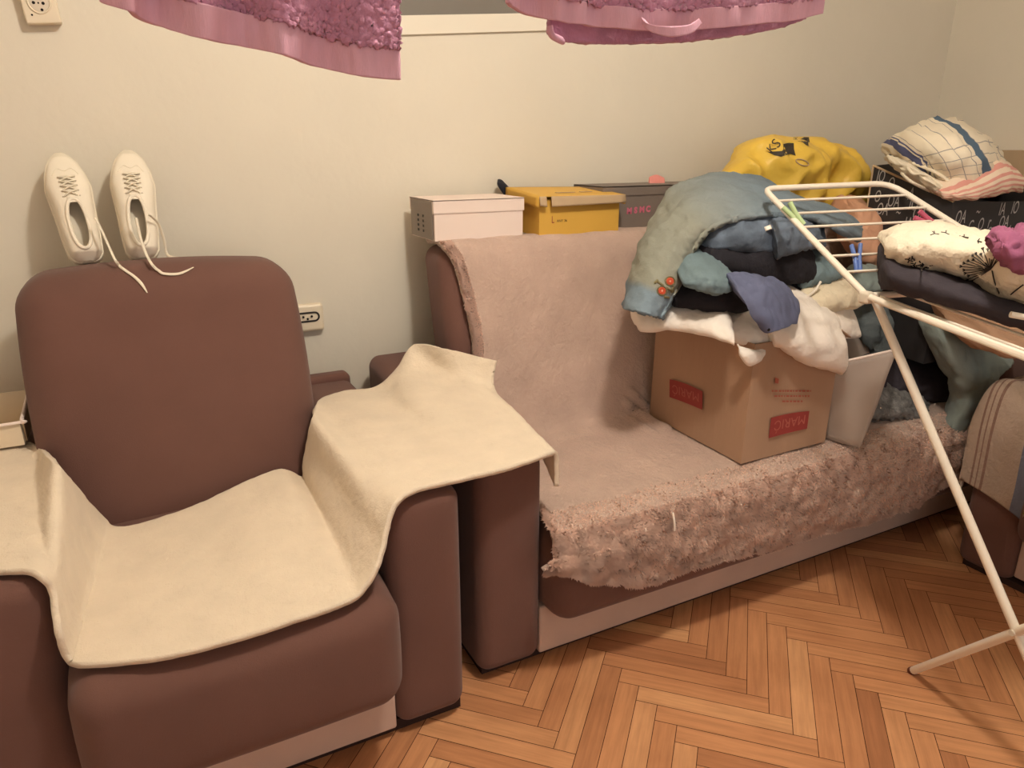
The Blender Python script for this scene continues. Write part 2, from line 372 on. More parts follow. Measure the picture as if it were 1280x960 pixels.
# herringbone parquet: every block its own tint, laid at 45 degrees to the walls
def parquet():
    W, L, g = 0.05, 0.35, 0.0008
    V = []; F = []; colr = []
    c45 = math.cos(math.pi/4)
    def put(x0, y0, x1, y1):
        cx, cy = (x0+x1)/2, (y0+y1)/2
        X = c45*cx-c45*cy + 1.185; Y = c45*cx+c45*cy + 0.89
        if not (LX-0.3 < X < WX+0.3 and FY-0.3 < Y < WY+0.3): return
        k = len(V)
        horiz = (x1-x0) > (y1-y0)
        t = random.gauss(0, 1)
        for x, y in ((x0+g, y0+g), (x1-g, y0+g), (x1-g, y1-g), (x0+g, y1-g)):
            V.append((c45*x-c45*y+1.185, c45*x+c45*y+0.89, 0.0))
        F.append((k, k+1, k+2, k+3)); colr.append((max(0, min(1, 0.5+0.2*t)), 1.0 if horiz else 0.0, random.random()))
    for band in range(-16, 17):
        for k in range(-95, 96):
            ox, oy = k*W+band*L, k*W-band*L
            put(ox, oy, ox+L, oy+W); put(ox, oy+W, ox+W, oy+W+L)
    k = len(V)
    for x, y in ((LX-.3, FY-.3), (WX+.3, FY-.3), (WX+.3, WY+.3), (LX-.3, WY+.3)): V.append((x, y, -0.0015))
    F.append((k, k+1, k+2, k+3)); colr.append((0.0, 0.0, 0.0))
    me = bpy.data.meshes.new('floor'); me.from_pydata(V, [], F); me.update()
    ca = me.color_attributes.new('plank', 'FLOAT_COLOR', 'CORNER')
    arr = np.zeros((len(me.loops), 4), dtype=np.float32)
    for p, c in zip(me.polygons, colr):
        for li in p.loop_indices: arr[li] = (*c, 1)
    ca.data.foreach_set('color', arr.ravel())
    m = bpy.data.materials.new('oak_parquet'); m.use_nodes = True; N = m.node_tree.nodes; Lk = m.node_tree.links; b = N['Principled BSDF']
    at = N.new('ShaderNodeVertexColor'); at.layer_name = 'plank'
    sp = N.new('ShaderNodeSeparateColor'); Lk.new(at.outputs[0], sp.inputs[0])
    rp = N.new('ShaderNodeValToRGB'); E = rp.color_ramp.elements
    E[0].position = 0.0; E[0].color = rgb(166, 112, 78); E[1].position = 1.0; E[1].color = rgb(222, 170, 124)
    e = E.new(0.5); e.color = rgb(202, 144, 102)
    Lk.new(sp.outputs[0], rp.inputs[0])
    tc = N.new('ShaderNodeTexCoord'); outs = []
    for ang in (-45, 45):
        mp = N.new('ShaderNodeMapping'); mp.vector_type = 'POINT'; mp.inputs['Rotation'].default_value = (0, 0, math.radians(ang)); 
        mp2 = N.new('ShaderNodeMapping'); mp2.inputs['Scale'].default_value = (3, 45, 1)
        Lk.new(tc.outputs['Object'], mp.inputs[0]); Lk.new(mp.outputs[0], mp2.inputs[0])
        nz = N.new('ShaderNodeTexNoise'); nz.inputs['Scale'].default_value = 1.6; nz.inputs['Detail'].default_value = 6; nz.inputs['Roughness'].default_value = 0.65
        Lk.new(mp2.outputs[0], nz.inputs['Vector']); outs.append(nz.outputs['Fac'])
    mm = N.new('ShaderNodeMix'); Lk.new(sp.outputs[1], mm.inputs['Factor']); Lk.new(outs[1], mm.inputs['A']); Lk.new(outs[0], mm.inputs['B'])
    r2 = N.new('ShaderNodeValToRGB'); r2.color_ramp.elements[0].position = 0.32; r2.color_ramp.elements[0].color = (0.66, 0.58, 0.53, 1); r2.color_ramp.elements[1].position = 0.62; r2.color_ramp.elements[1].color = (1.08, 1.05, 1.02, 1)
    Lk.new(mm.outputs['Result'], r2.inputs[0])
    mu = N.new('ShaderNodeMix'); mu.data_type = 'RGBA'; mu.blend_type = 'MULTIPLY'; mu.inputs['Factor'].default_value = 0.55
    Lk.new(rp.outputs[0], mu.inputs['A']); Lk.new(r2.outputs[0], mu.inputs['B'])
    nz = N.new('ShaderNodeTexNoise'); nz.inputs['Scale'].default_value = 5.5; nz.inputs['Detail'].default_value = 7; Lk.new(tc.outputs['Object'], nz.inputs['Vector'])
    r3 = N.new('ShaderNodeValToRGB'); r3.color_ramp.elements[0].position = 0.3; r3.color_ramp.elements[0].color = (0.8, 0.76, 0.74, 1); r3.color_ramp.elements[1].position = 0.6; r3.color_ramp.elements[1].color = (1, 1, 1, 1)
    Lk.new(nz.outputs['Fac'], r3.inputs[0])
    m2 = N.new('ShaderNodeMix'); m2.data_type = 'RGBA'; m2.blend_type = 'MULTIPLY'; m2.inputs['Factor'].default_value = 0.8
    Lk.new(mu.outputs['Result'], m2.inputs['A']); Lk.new(r3.outputs[0], m2.inputs['B'])
    Lk.new(m2.outputs['Result'], b.inputs['Base Color'])
    b.inputs['Roughness'].default_value = 0.42; b.inputs['Specular IOR Level'].default_value = 0.35
    me.materials.append(m); me.materials.append(M['floor_gap'])
    me.polygons[len(F)-1].material_index = 1
    o = bpy.data.objects.new('floor', me); COL.objects.link(o); struct(o)
parquet()

# ------------------------------------------------------------------ armchair
def puffy(bx):
    """soft upholstery: faces swell a little around the middle"""
    lo, hi, amt = bx
    lo = np.array(lo); hi = np.array(hi); c = (lo+hi)/2; h = (hi-lo)/2
    def f(p):
        q = (p-c)/h
        for ax in range(3):
            o = [i for i in range(3) if i != ax]
            if abs(q[ax]) > 0.85: p[ax] += math.copysign(amt*(1-q[o[0]]**2)*(1-q[o[1]]**2), q[ax])
        return p
    return f
def soft(lo, hi, r, amt=0.006, n=9):
    mb = MB(); box(mb, lo, hi, r, n, puffy((lo, hi, amt))); return mb
def lean_fn(z0, z1, dy, base=None, taper=0.0, cx=0.0):
    def f(p):
        if base: p = base(p)
        t = (p[2]-z0)/(z1-z0); p[1] += dy*t; p[0] = cx+(p[0]-cx)*(1+taper*t); return p
    return f
CHX0, CHX1 = -0.205, 0.365        # inner faces of the chair's arms
ch = thing('armchair', 'brown upholstered armchair with white sneakers on its backrest', 'armchair', (0.08, 1.65, 0))
obj('armrest', soft((CHX1, 1.245, 0.024), (CHX1+0.165, 2.10, 0.58), 0.035), M['brown'], ch)
obj('armrest', soft((CHX0-0.165, 1.245, 0.024), (CHX0, 2.10, 0.58), 0.035), M['brown'], ch)
lo, hi = (CHX0+0.004, 1.130, 0.185), (CHX1-0.008, 1.80, 0.432)
mb = MB(); box(mb, lo, hi, 0.055, 10, puffy((lo, hi, 0.014))); obj('seat_cushion', mb, M['brown'], ch)
lo, hi = (CHX0-0.034, 1.70, 0.36), (CHX1-0.024, 1.90, 0.965)
mb = MB(); box(mb, lo, hi, 0.065, 12, lean_fn(0.40, 0.97, 0.17, puffy((lo, hi, 0.02)), 0.03, 0.08)); chair_back = obj('backrest', mb, M['brown'], ch)
obj('base_panel', soft((CHX0, 1.255, 0.024), (CHX1, 1.30, 0.19), 0.006, 0.0), M['taupe'], ch)
obj('back_panel', soft((CHX0-0.16, 2.06, 0.03), (CHX1+0.16, 2.12, 0.60), 0.02, 0.0), M['brown'], ch)
obj('inner_lining', soft((CHX0-0.004, 1.30, 0.10), (CHX0+0.002, 1.75, 0.545), 0.002, 0.0), M['taupe'], ch)
mb = MB()
for x0, x1 in ((CHX0-0.16, CHX1+0.16),): box(mb, (x0, 1.275, 0.0), (x1, 2.09, 0.03))
obj('plinth', mb, M['dark'], ch, smooth=False)

# ------------------------------------------------------------------ sofa
SX0, SX1 = 0.765, 2.56; SZ = 0.40
so = thing('sofa', 'long brown sofa standing to the right of the armchair', 'sofa', (1.65, 1.75, 0))
mb = soft((SX0-0.17, 1.31, 0.024), (SX0, 2.14, 0.585), 0.035)
for V in mb.v: V[:, 2] += 0.045*np.clip((V[:, 1]-1.31)/0.83, 0, 1)*V[:, 2]/0.585
obj('armrest', mb, M['brown'], so)
obj('armrest', soft((SX1, 1.31, 0.024), (SX1+0.17, 2.14, 0.585), 0.035), M['brown'], so)
lo, hi = (SX0+0.006, 1.245, 0.135), (SX1-0.006, 1.85, SZ)
mb = MB(); box(mb, lo, hi, 0.06, 14, puffy((lo, hi, 0.01))); obj('seat_cushion', mb, M['brown'], so)
lo, hi = (SX0, 1.76, 0.36), (SX1, 1.93, 0.968)
mb = MB(); box(mb, lo, hi, 0.045, 14, lean_fn(0.40, 0.968, 0.15, puffy((lo, hi, 0.008)), 0.0, 1.66)); obj('backrest', mb, M['brown'], so)
obj('base_panel', soft((SX0, 1.325, 0.024), (SX1, 1.37, 0.16), 0.006, 0.0), M['taupe'], so)
mb = MB(); box(mb, (SX0-0.15, 1.350, 0.0), (SX1+0.15, 2.12, 0.03)); obj('plinth', mb, M['dark'], so, smooth=False)

# ------------------------------------------------------------------ second armchair along the right wall
rc = thing('armchair', 'brown armchair by the right wall, mostly cut off by the photo edge', 'armchair', (2.7, 0.75, 0))
obj('armrest', soft((2.15, 0.965, 0.014), (3.05, 1.13, 0.575), 0.035), M['brown'], rc)
obj('armrest', soft((2.15, 0.22, 0.014), (3.05, 0.385, 0.575), 0.035), M['brown'], rc)
obj('seat_cushion', soft((2.08, 0.39, 0.175), (2.85, 0.96, 0.43), 0.05, 0.01), M['brown'], rc)
obj('base_panel', soft((2.17, 0.385, 0.035), (2.24, 0.965, 0.19), 0.006, 0), M['taupe'], rc)
lo, hi = (2.80, 0.38, 0.38), (2.99, 0.97, 0.95)
mb = MB(); box(mb, lo, hi, 0.06, 8); obj('backrest', mb, M['brown'], rc)
mb = MB(); box(mb, (2.17, 0.24, 0), (3.03, 1.11, 0.02)); obj('plinth', mb, M['dark'], rc, smooth=False)

# ------------------------------------------------------------------ cream throw over the armchair and the sofa arm
def col3(back, front, mids=None):
    back = np.array(back); front = np.array(front)
    return [back+(front-back)*t for t in (0, 0.25, 0.5, 0.75, 1.0)]
zt = 0.595; zs = 0.452
cols = [
    col3(PZ(-150, 562, zt), PZ(-170, 728, zt)),
    col3(PZ(-60, 556, zt), PZ(-70, 722, zt)),
    col3(PZ(12, 553, zt), PZ(18, 716, zt)),
    col3(PZ(46, 558, zt-0.004), PZ(50, 722, zt-0.004)),
    col3(PX(70, 580, CHX0+0.012), PX(66, 742, CHX0+0.008)),
    col3(PX(98, 615, CHX0+0.03), PX(75, 790, CHX0+0.012)),
    col3(PZ(128, 648, zs+0.02), PZ(86, 824, zs+0.004)),
    col3(PZ(150, 661, zs+0.004), PZ(108, 831, zs)),
    col3(PZ(205, 648, zs+0.004), PZ(205, 822, zs)),
    col3(PZ(255, 630, zs+0.01), PZ(300, 798, zs)),
    col3(PZ(305, 606, zs+0.03), PZ(375, 775, zs)),
    col3(PZ(350, 589, zs+0.045), PZ(430, 756, zs)),
    col3(PY(378, 598, 1.69), PY(452, 742, 1.152)),
    col3(PY(381, 580, 1.69), PY(469, 716, 1.160)),
    col3(PY(385, 556, 1.69), PY(480, 684, 1.182)),
    col3(PY(391, 522, 1.68), PY(486, 652, 1.200)),
    col3(PZ(398, 503, zt), PZ(497, 628, zt)),
    col3(PZ(430, 492, zt+0.004), PZ(525, 612, zt+0.004)),
    col3(PZ(470, 485, zt+0.006), PZ(580, 599, zt+0.004)),
    [PZ(495, 463, zt+0.05), PZ(512, 490, zt+0.035), PZ(545, 520, zt+0.022), PZ(585, 553, zt+0.012), PZ(625, 588, zt+0.006)],
    [PY(519, 431, 1.90), PZ(538, 462, zt+0.055), PZ(575, 500, zt+0.030), PZ(620, 540, zt+0.015), PZ(665, 576, zt+0.007)],
    [PY(560, 437, 1.80), PZ(578, 468, zt+0.060), PZ(605, 500, zt+0.030), PZ(645, 535, zt+0.015), PZ(686, 570, zt+0.005)],
    [PY(614, 450, 1.70), PZ(613, 485, zt+0.035), PZ(640, 513, zt+0.022), PZ(668, 542, zt+0.010), PZ(694, 571, zt-0.008)],
]
net = np.array(cols)                       # columns along u, back->front along v
for i, c in enumerate(net):
    u = i
    if 7 <= u <= 11:                       # seat: slight sag, lies on the cushion
        pass
# sofa-arm end: the edge falls over the inner side of the arm towards the front
last = net[-1].copy()
hang = last + np.array([[0.004, 0, 0.0], [0.008, 0, -0.005], [0.012, 0, -0.02], [0.012, 0, -0.04], [0.006, 0.002, -0.075]])
net = np.concatenate([net, hang[None]])
mb = MB()
def cl(u, v, p):
    return 0.004*mnoise.noise(Vector((p[0]*9, p[1]*5, p[2]*9)))+0.0015*mnoise.noise(Vector((p[0]*60, p[1]*60, p[2]*60)))
sheet(mb, net, 220, 70, 0.011, flip=True, lift=cl)
tag(obj('throw', mb, M['cream']), 'cream fleece throw draped across the armchair seat onto the sofa arm', 'blanket')

# ------------------------------------------------------------------ beige plush blanket on the sofa
def blanket():
    def by(z): return 1.76-0.012 + 0.15*(z-0.40)/0.568     # front plane of the leaning backrest
    XR = SX1-0.02
    xs = [0.0, 0.04, 0.10, 0.2, 0.35, 0.5, 0.62, 0.75, 0.88, 1.0]
    rows = []
    edge_back = [(0.985, PY(556, 300, by(0.97))[0]), (0.93, PY(567, 330, by(0.93))[0]), (0.82, PY(580, 372, by(0.82))[0]), (0.70, PY(590, 425, by(0.70))[0]), (0.58, 0.80), (0.47, 0.795)]
    x0 = edge_back[0][1]
    def row(xl, fn): return [fn(xl+(XR-xl)*t, t) for t in xs]
    rows.append(row(x0, lambda x, t: (x, 2.04, 0.978)))
    rows.append(row(x0, lambda x, t: (x, 1.96, 0.984)))
    rows.append(row(x0, lambda x, t: (x, 1.915, 0.975)))
    for z, xl in edge_back[1:]:
        rows.append(row(xl, lambda x, t, z=z: (x, by(z)-0.004, z)))
    rows.append(row(0.772, lambda x, t: (x, by(0.42)-0.012, SZ+0.035)))
    rows.append(row(0.772, lambda x, t: (x, 1.70, SZ+0.022)))
    rows.append(row(0.772, lambda x, t: (x, 1.58, SZ+0.018)))
    rows.append(row(0.772, lambda x, t: (x, 1.44, SZ+0.018)))
    rows.append(row(0.766, lambda x, t: (x, 1.33, SZ+0.016)))
    rows.append(row(0.755, lambda x, t: (x, 1.265, SZ+0.002)))
    rows.append(row(0.750, lambda x, t: (x, 1.232, SZ-0.045)))
    hem = {0: (680, 716), 1: (700, 712), 2: (735, 721), 3: (800, 727), 4: (880, 703), 5: (985, 679), 6: (1065, 655), 7: (1130, 634), 8: (1185, 602), 9: (1230, 575)}
    last = []; mid = []
    for i, t in enumerate(xs):
        p = PY(*hem[i], 1.222); last.append(tuple(p)); 
        q = rows[-1][i]; mid.append((p[0]*0.5+q[0]*0.5, 1.219, p[2]*0.5+q[2]*0.5))
    rows.append(mid); rows.append(last)
    net = np.array(rows, float)
    nu, nv = 190, 260
    def lift(u, v, p):
        f = 0.0
        front = min(1, max(0, (u-0.74)/0.12))
        q = Vector((p[0], p[1], p[2]))
        f += (0.004+0.010*front)*mnoise.noise(q*11) + (0.002+0.005*front)*mnoise.noise(q*34)
        if v < 0.03 and u < 0.45: f += 0.003*mnoise.noise(q*70)*(1-v/0.03)
        # the slack pleat in the crease left of the cardboard box
        d = math.hypot((p[0]-1.36)/0.07, (p[2]-0.45)/0.075)
        if d < 1 and p[1] > 1.60: f += 0.020*min(1, 2*(1-d))*max(0.0, math.sin((p[0]+p[2]*0.9)*120))
        return f
    mb = MB()
    top, n = sheet(mb, net, nu, nv, 0.014, flip=False, lift=lift)
    if n[nu//2, nv//2][2] + -n[nu//2, nv//2][1] < 0: print('blanket normal reversed')
    # plush pile: short curved blades, long on the hanging front and along the left edge
    BV = []; BF = []; BN = []
    def blades(count, ur, vr, ln):
        for _ in range(count):
            i = int(RS.uniform(*ur)*(nu-1)); j = int(min(0.999, RS.uniform(*vr))*(nv-1))
            i = min(i, nu-2); j = min(j, nv-2)
            a, c = RS.rand(), RS.rand()
            p = top[i, j]*(1-a)*(1-c)+top[i+1, j]*a*(1-c)+top[i, j+1]*(1-a)*c+top[i+1, j+1]*a*c
            nn = n[i, j]
            if nn[1] > 0 and nn[2] < 0.2: nn = -nn
            clump = np.array(mnoise.noise_vector(Vector(p)*38.0))
            d = nn*0.75+clump*0.9+RS.normal(0, 0.28, 3)+np.array([0, -0.05, -0.35]); d /= np.linalg.norm(d)
            L = ln*RS.uniform(0.6, 1.25); vw = nn+np.array([0, -0.5, 0.5])+RS.normal(0, 0.12, 3); s = np.cross(d, vw); s /= np.linalg.norm(s); wd = 0.0017
            BN.extend([nn]*5); k = len(BV); m = p+d*L*0.55; e = p+d*L+np.array([0, 0, -0.06*L])
            BV.extend([p-s*wd, p+s*wd, m+s*wd, m-s*wd, e]); BF.extend([(k, k+1, k+2, k+3), (k+3, k+2, k+4)])
    blades(24000, (0.82, 0.999), (0.0, 0.62), 0.0095)
    blades(9000, (0.82, 0.999), (0.62, 1.0), 0.008)
    blades(6000, (0.76, 0.84), (0.0, 1.0), 0.005)
    blades(7000, (0.985, 1.0), (0.0, 1.0), 0.012)
    blades(6000, (0.10, 0.5), (0.0, 0.06), 0.006)
    blades(3000, (0.10, 0.5), (0.0, 0.012), 0.010)
    blades(3500, (0.74, 0.999), (0.0, 0.02), 0.012)
    base_n = mb.n; base_f = len(mb.f); mb.add(np.array(BV), BF)
    bo = obj('blanket', mb, [M['plush'], M['fibre']]); me = bo.data
    me.polygons.foreach_set('material_index', [0]*base_f+[1]*(len(me.polygons)-base_f))
    nn_ = np.empty(len(me.vertices)*3, dtype=np.float32); me.vertex_normals.foreach_get('vector', nn_); nn_ = nn_.reshape(-1, 3); nn_[base_n:] = np.array(BN)
    me.normals_split_custom_set_from_vertices(nn_.tolist())
    tag(bo, 'beige plush blanket covering the back and seat of the long sofa', 'blanket')
blanket()

# ------------------------------------------------------------------ things on the backrest tops
BT = 0.988
def carton_walls(mb, x0, x1, y0, y1, z0, z1, t=0.003, bottom=True):
    box(mb, (x0, y0, z0), (x1, y0+t, z1)); box(mb, (x0, y1-t, z0), (x1, y1, z1))
    box(mb, (x0, y0+t, z0), (x0+t, y1-t, z1)); box(mb, (x1-t, y0+t, z0), (x1, y1-t, z1))
    if bottom: box(mb, (x0+t, y0+t, z0), (x1-t, y1-t, z0+t))
# white shoe box
wx0, wx1 = PY(543, 297, 1.945)[0], PY(655, 291, 1.945)[0]
wz1 = PY(600, 249, 1.945)[2]
wb = thing('shoe_box', 'plain white lidded shoe box on the left end of the sofa back', 'box', ((wx0+wx1)/2, 2.05, BT))
mb = MB(); carton_walls(mb, wx0+0.003, wx1-0.003, 1.948, 2.135, BT, wz1-0.004); obj('body', mb, M['white_card'], wb, smooth=False)
mb = MB(); box(mb, (wx0, 1.945, wz1-0.002), (wx1, 2.138, wz1+0.001)); carton_walls(mb, wx0, wx1, 1.945, 2.138, wz1-0.036, wz1, 0.002, False); obj('lid', mb, M['white_card'], wb, smooth=False)
mb = MB(); box(mb, (wx0-0.0014, 1.956, BT+0.003), (wx0, 2.128, wz1-0.003))
for k in range(6): box(mb, (wx0-0.002, 1.99+0.004*k, BT+0.018+0.011*k), (wx0-0.0012, 2.03+0.01*(k % 2), BT+0.021+0.011*k))
o = obj('end_label', mb, M['grey_label'], wb, smooth=False); o['label'] = 'grey printed end of the white box'
mb = MB()
for yy, s in ((2.06, 0.012), (2.02, 0.010)):
    for k in range(4): box(mb, (wx0-0.0022, yy, BT+0.02+k*0.014), (wx0-0.0013, yy+s, BT+0.027+k*0.014))
obj('label_print', mb, M['ink'], wb, smooth=False)
# yellow shoe box with a sprung lid
yx0, yx1 = PY(674, 290, 1.93)[0], PY(773, 281, 1.93)[0]
yz1 = PY(720, 248, 1.93)[2]
yb = thing('shoe_box', 'yellow shoe box with sprung lid beside the white shoe box', 'box', ((yx0+yx1)/2, 2.03, BT))
mb = MB(); carton_walls(mb, yx0, yx1, 1.93, 2.125, BT, yz1); obj('body', mb, M['yellow_card'], yb, smooth=False)
def lidpt(t, d, h):   # t along x, d depth 0 front..1 back, h extra height
    x = yx0-0.008+(yx1-yx0+0.02)*t; y = 1.918+0.215*d
    z = yz1+0.006+0.016*(1-t)*(1-d)*0.2+0.020*d*(1-0.3*t)
    return np.array([x, y, z+h])
mb = MB()
G = [[lidpt(t, d, 0) for d in np.linspace(0, 1, 6)] for t in np.linspace(0, 1, 8)]
sheet(mb, G, 16, 12, 0.0025, flip=False); obj('lid', mb, M['yellow_card'], yb)
lip = MB()
for t0, t1, ln0, ln1 in ((0.0, 0.075, 0.026, 0.03), (0.13, 1.0, 0.030, 0.024)):
    G = [[lidpt(t, 0, 0.001)+np.array([0, -0.0015-0.006*k, -k*(ln0+(ln1-ln0)*(t-t0)/(t1-t0))]) for k in (0, 0.5, 1)] for t in np.linspace(t0, t1, 5)]
    sheet(lip, G, 10, 5, 0.003)
o = obj('lid_lip', lip, M['raw_card'], yb); o['label'] = 'bare grey board front lip of the yellow lid'
side = MB()
G = [[lidpt(0, d, 0.0)+np.array([-0.001, 0, -k*0.032]) for k in (0, 0.5, 1)] for d in np.linspace(0, 1, 5)]
sheet(side, G, 10, 5, 0.003); obj('lid_side', side, M['yellow_card'], yb); side2 = MB()
G = [[lidpt(1, d, 0.0)+np.array([0.001, 0, -k*0.028]) for k in (0, 0.5, 1)] for d in np.linspace(0, 1, 5)]
sheet(side2, G, 10, 5, 0.003)
obj('lid_side', side2, M['yellow_card'], yb)
mb = MB(); p = PY(691, 275, 1.929); mb.add(*text_mesh('L', 0.030, (p[0], 1.929, p[2]), (0.7, 0, 0), (0, 0, 1))); obj('letter', mb, M['red_ink'], yb, smooth=False)
mb = MB(); p = PY(701, 276, 1.929); mb.add(*text_mesh('ANY 36', 0.011, (p[0]+0.004, 1.929, p[2]), (1, 0, 0), (0, 0, 1))); obj('lettering', mb, M['ink'], yb, smooth=False)
mb = MB()
for t0, t1, d in ((0.30, 0.52, 0.26), (0.60, 0.74, 0.30)):
    a = lidpt(t0, d, 0.003); c = lidpt(t1, d+0.05, 0.003); box(mb, (a[0], a[1], a[2]-0.001), (c[0], c[1], a[2]+0.0008))
obj('lid_print', mb, M['raw_card'], yb, smooth=False)
# grey box with pink letters
gx0, gx1 = PY(752, 285, 1.99)[0], PY(878, 285, 1.99)[0]+0.06
gz1 = PY(800, 232, 1.99)[2]
gb = thing('shoe_box', 'grey box with small pink letters, partly behind the denim jacket', 'box', ((gx0+gx1)/2, 2.07, BT))
mb = MB(); carton_walls(mb, gx0, gx1, 1.99, 2.16, BT, gz1-0.003); obj('body', mb, M['grey_card'], gb, smooth=False)
mb = MB(); box(mb, (gx0-0.002, 1.987, gz1-0.003), (gx1+0.002, 2.163, gz1)); carton_walls(mb, gx0-0.002, gx1+0.002, 1.987, 2.163, gz1-0.03, gz1, 0.002, False); obj('lid', mb, M['grey_card'], gb, smooth=False)
mb = MB(); p = PY(798, 263, 1.989)
for k, c in enumerate('MSMC'): mb.add(*text_mesh(c, 0.026, (p[0]-0.037+0.0255*k, 1.989, p[2]-0.001+0.0012*k), (1, 0, 0), (0, 0, 1), bold=0.0016))
p = PY(834, 257, 1.989); mb.add(*text_mesh('T', 0.024, (p[0], 1.989, p[2]), (1, 0, 0), (0, 0, 1)))
obj('lettering', mb, M['pink_ink'], gb, smooth=False)
mb = MB(); c = PY(822, 232, 2.09)
slug(mb, [(c+A([-0.035, 0, 0.022]), c+A([-0.035, 0, -0.03]), 0.04), (c+A([0, 0, 0.028]), c+A([0, 0, -0.03]), 0.05), (c+A([0.035, 0, 0.018]), c+A([0.035, 0, -0.03]), 0.04)], 16, 20, 2.0)
tag(obj('pouch', mb, M['pinkball']), 'small coral pink rounded thing peeking over the grey box', 'pouch')
# dark shoe heel behind the boxes
mb = MB()
st = []
for px, py, hw in ((624, 226, 4), (626, 233, 9), (632, 241, 11), (640, 252, 11)):
    st.append((PY(px-hw*0.5, py, 2.14), PY(px+hw, py+2, 2.14), 0.03))
slug(mb, st, 18, 18, 2.2)
tag(obj('shoe', mb, M['dkblue']), 'dark navy shoe tip sticking up behind white and yellow boxes', 'shoe')

# ------------------------------------------------------------------ sneakers leaning on the wall
def sneaker(name, label, heel, toe, roll, loose, group):
    heel = np.array(heel); toe = np.array(toe)
    L = np.linalg.norm(toe-heel); a = (toe-heel)/L
    n = np.array([roll, -1, 0.28]); n = n-a*(n@a); n /= np.linalg.norm(n); wv = np.cross(n, a)
    root = thing(name, label, 'shoe', heel, group)
    sc = L/0.27
    def W(s): return np.interp(s, [0, .006, .02, .06, .12, .18, .215, .245, .26, .268, .27], [.012, .024, .033, .037, .040, .045, .039, .028, .017, .008, .003])
    def Hh(s): return np.interp(s, [0, .015, .05, .09, .125, .16, .20, .235, .26, .27], [.030, .058, .060, .058, .064, .058, .044, .032, .020, .008])
    def pt(s, x, h): return heel+(a*s+wv*x+n*h)*sc
    NS, NA = 54, 34
    ss = 0.135-0.135*np.cos(np.linspace(0, math.pi, NS)); ang = np.linspace(-1, 1, NA)
    V = []; info = []
    for s in ss:
        for t in ang:
            th = t*math.pi/2
            x = W(s)*math.copysign(abs(math.sin(th))**0.75, th); h = 0.012+(Hh(s)-0.012)*abs(math.cos(th))**0.62
            V.append(pt(s, x, h)); info.append((s, x))
    def hole(s, x): return abs((s-0.077)/0.058)**2.4+abs(x/0.0185)**2.2 < 1
    F = []
    for i in range(NS-1):
        for j in range(NA-1):
            q = (i*NA+j, i*NA+j+1, (i+1)*NA+j+1, (i+1)*NA+j)
            cs = sum(info[k][0] for k in q)/4; cx = sum(info[k][1] for k in q)/4
            if not hole(cs, cx): F.append(q)
    mb = MB(); mb.add(np.array(V), F); obj('upper', mb, M['shoe'], root)
    # collar round the opening
    mb = MB(); P = []
    for k in range(40):
        t = k/40*2*math.pi; s = 0.077+0.058*math.copysign(abs(math.cos(t))**0.85, math.cos(t)); x = 0.0185*math.copysign(abs(math.sin(t))**0.9, math.sin(t))
        wv_ = W(s); h = 0.012+(Hh(s)-0.012)*max(0.0, 1-(min(1, abs(x)/wv_))**2.6)**0.5
        P.append(pt(s, x, h+0.001))
    P.append(P[0]); P.append(P[1]); tube(mb, P, 0.0042*sc, 8, n=90); obj('collar', mb, M['shoe'], root)
    mb = MB(); ol = []
    for s in np.linspace(0.008, 0.16, 24): ol.append((s, W(s)*0.86))
    G = [[pt(s, x*t, 0.016) for t in (-1, -0.5, 0, 0.5, 1)] for s, x in ol]; sheet(mb, G, 30, 9, 0.003); obj('insole', mb, M['insole'], root)
    # rubber sole
    mb = MB(); R = []
    so_ = 0.135-0.135*np.cos(np.linspace(0, math.pi, 40))
    lft = [(s, -W(s)-0.003) for s in so_]; rgt = [(s, W(s)+0.003) for s in so_[::-1]]
    ol = lft+rgt; K = len(ol); V = []
    for h, k in ((0.0, 0.96), (0.003, 1.0), (0.017, 1.0), (0.019, 0.96)):
        V += [pt(s, x*k, h) for s, x in ol]
    F = [(r*K+i, r*K+(i+1) % K, (r+1)*K+(i+1) % K, (r+1)*K+i) for r in range(3) for i in range(K)]
    F += [tuple(range(K))[::-1], tuple(3*K+i for i in range(K))]
    mb.add(V, F); obj('sole', mb, M['rubber'], root)
    # tongue, toe cap seam, lacing
    def surf(s, x, e=0.0):
        wv_ = W(s); return pt(s, x, 0.012+(Hh(s)-0.012)*max(0.02, 1-(min(1, abs(x)/wv_))**2.67)**0.31*1.0+e)
    mb = MB(); G = [[surf(s, x, 0.0008+(0.006 if s < 0.12 else 0)) for x in (-0.010, 0, 0.010)] for s in (0.126, 0.14, 0.16, 0.185, 0.202)]; sheet(mb, G, 16, 8, 0.0025); obj('tongue', mb, M['shoe'], root)
    mb = MB(); tube(mb, [surf(s, x, 0.0006) for s, x in ((0.205, -0.026), (0.222, -0.014), (0.214, 0), (0.222, 0.014), (0.205, 0.026))], 0.0011, 6, n=30); obj('toe_seam', mb, M['rubber'], root)
    rows = [0.143, 0.157, 0.171, 0.184, 0.197]
    mb = MB()
    for i, s in enumerate(rows):
        x = 0.013+0.001*i
        if i < 4:
            s2 = rows[i+1]
            tube(mb, [surf(s, -x, 0.003), surf((s+s2)/2, 0, 0.006), surf(s2, x, 0.003)], 0.0040*sc, 8, n=12, flat=0.5)
            tube(mb, [surf(s, x, 0.003), surf((s+s2)/2, 0, 0.0085), surf(s2, -x, 0.003)], 0.0040*sc, 8, n=12, flat=0.5)
        else: tube(mb, [surf(s, -x, 0.003), surf(s, 0, 0.005), surf(s, x, 0.003)], 0.0040*sc, 8, n=12, flat=0.5)
    obj('lacing', mb, M['rubber'], root)
    mb = MB()
    for s in rows:
        for sg in (-1, 1):
            c = surf(s, sg*(0.0165), 0.0005); mb = MB(); box(mb, c-0.0018, c+0.0018, 0.0016, 3); obj('eyelet', mb, M['joint'], root)
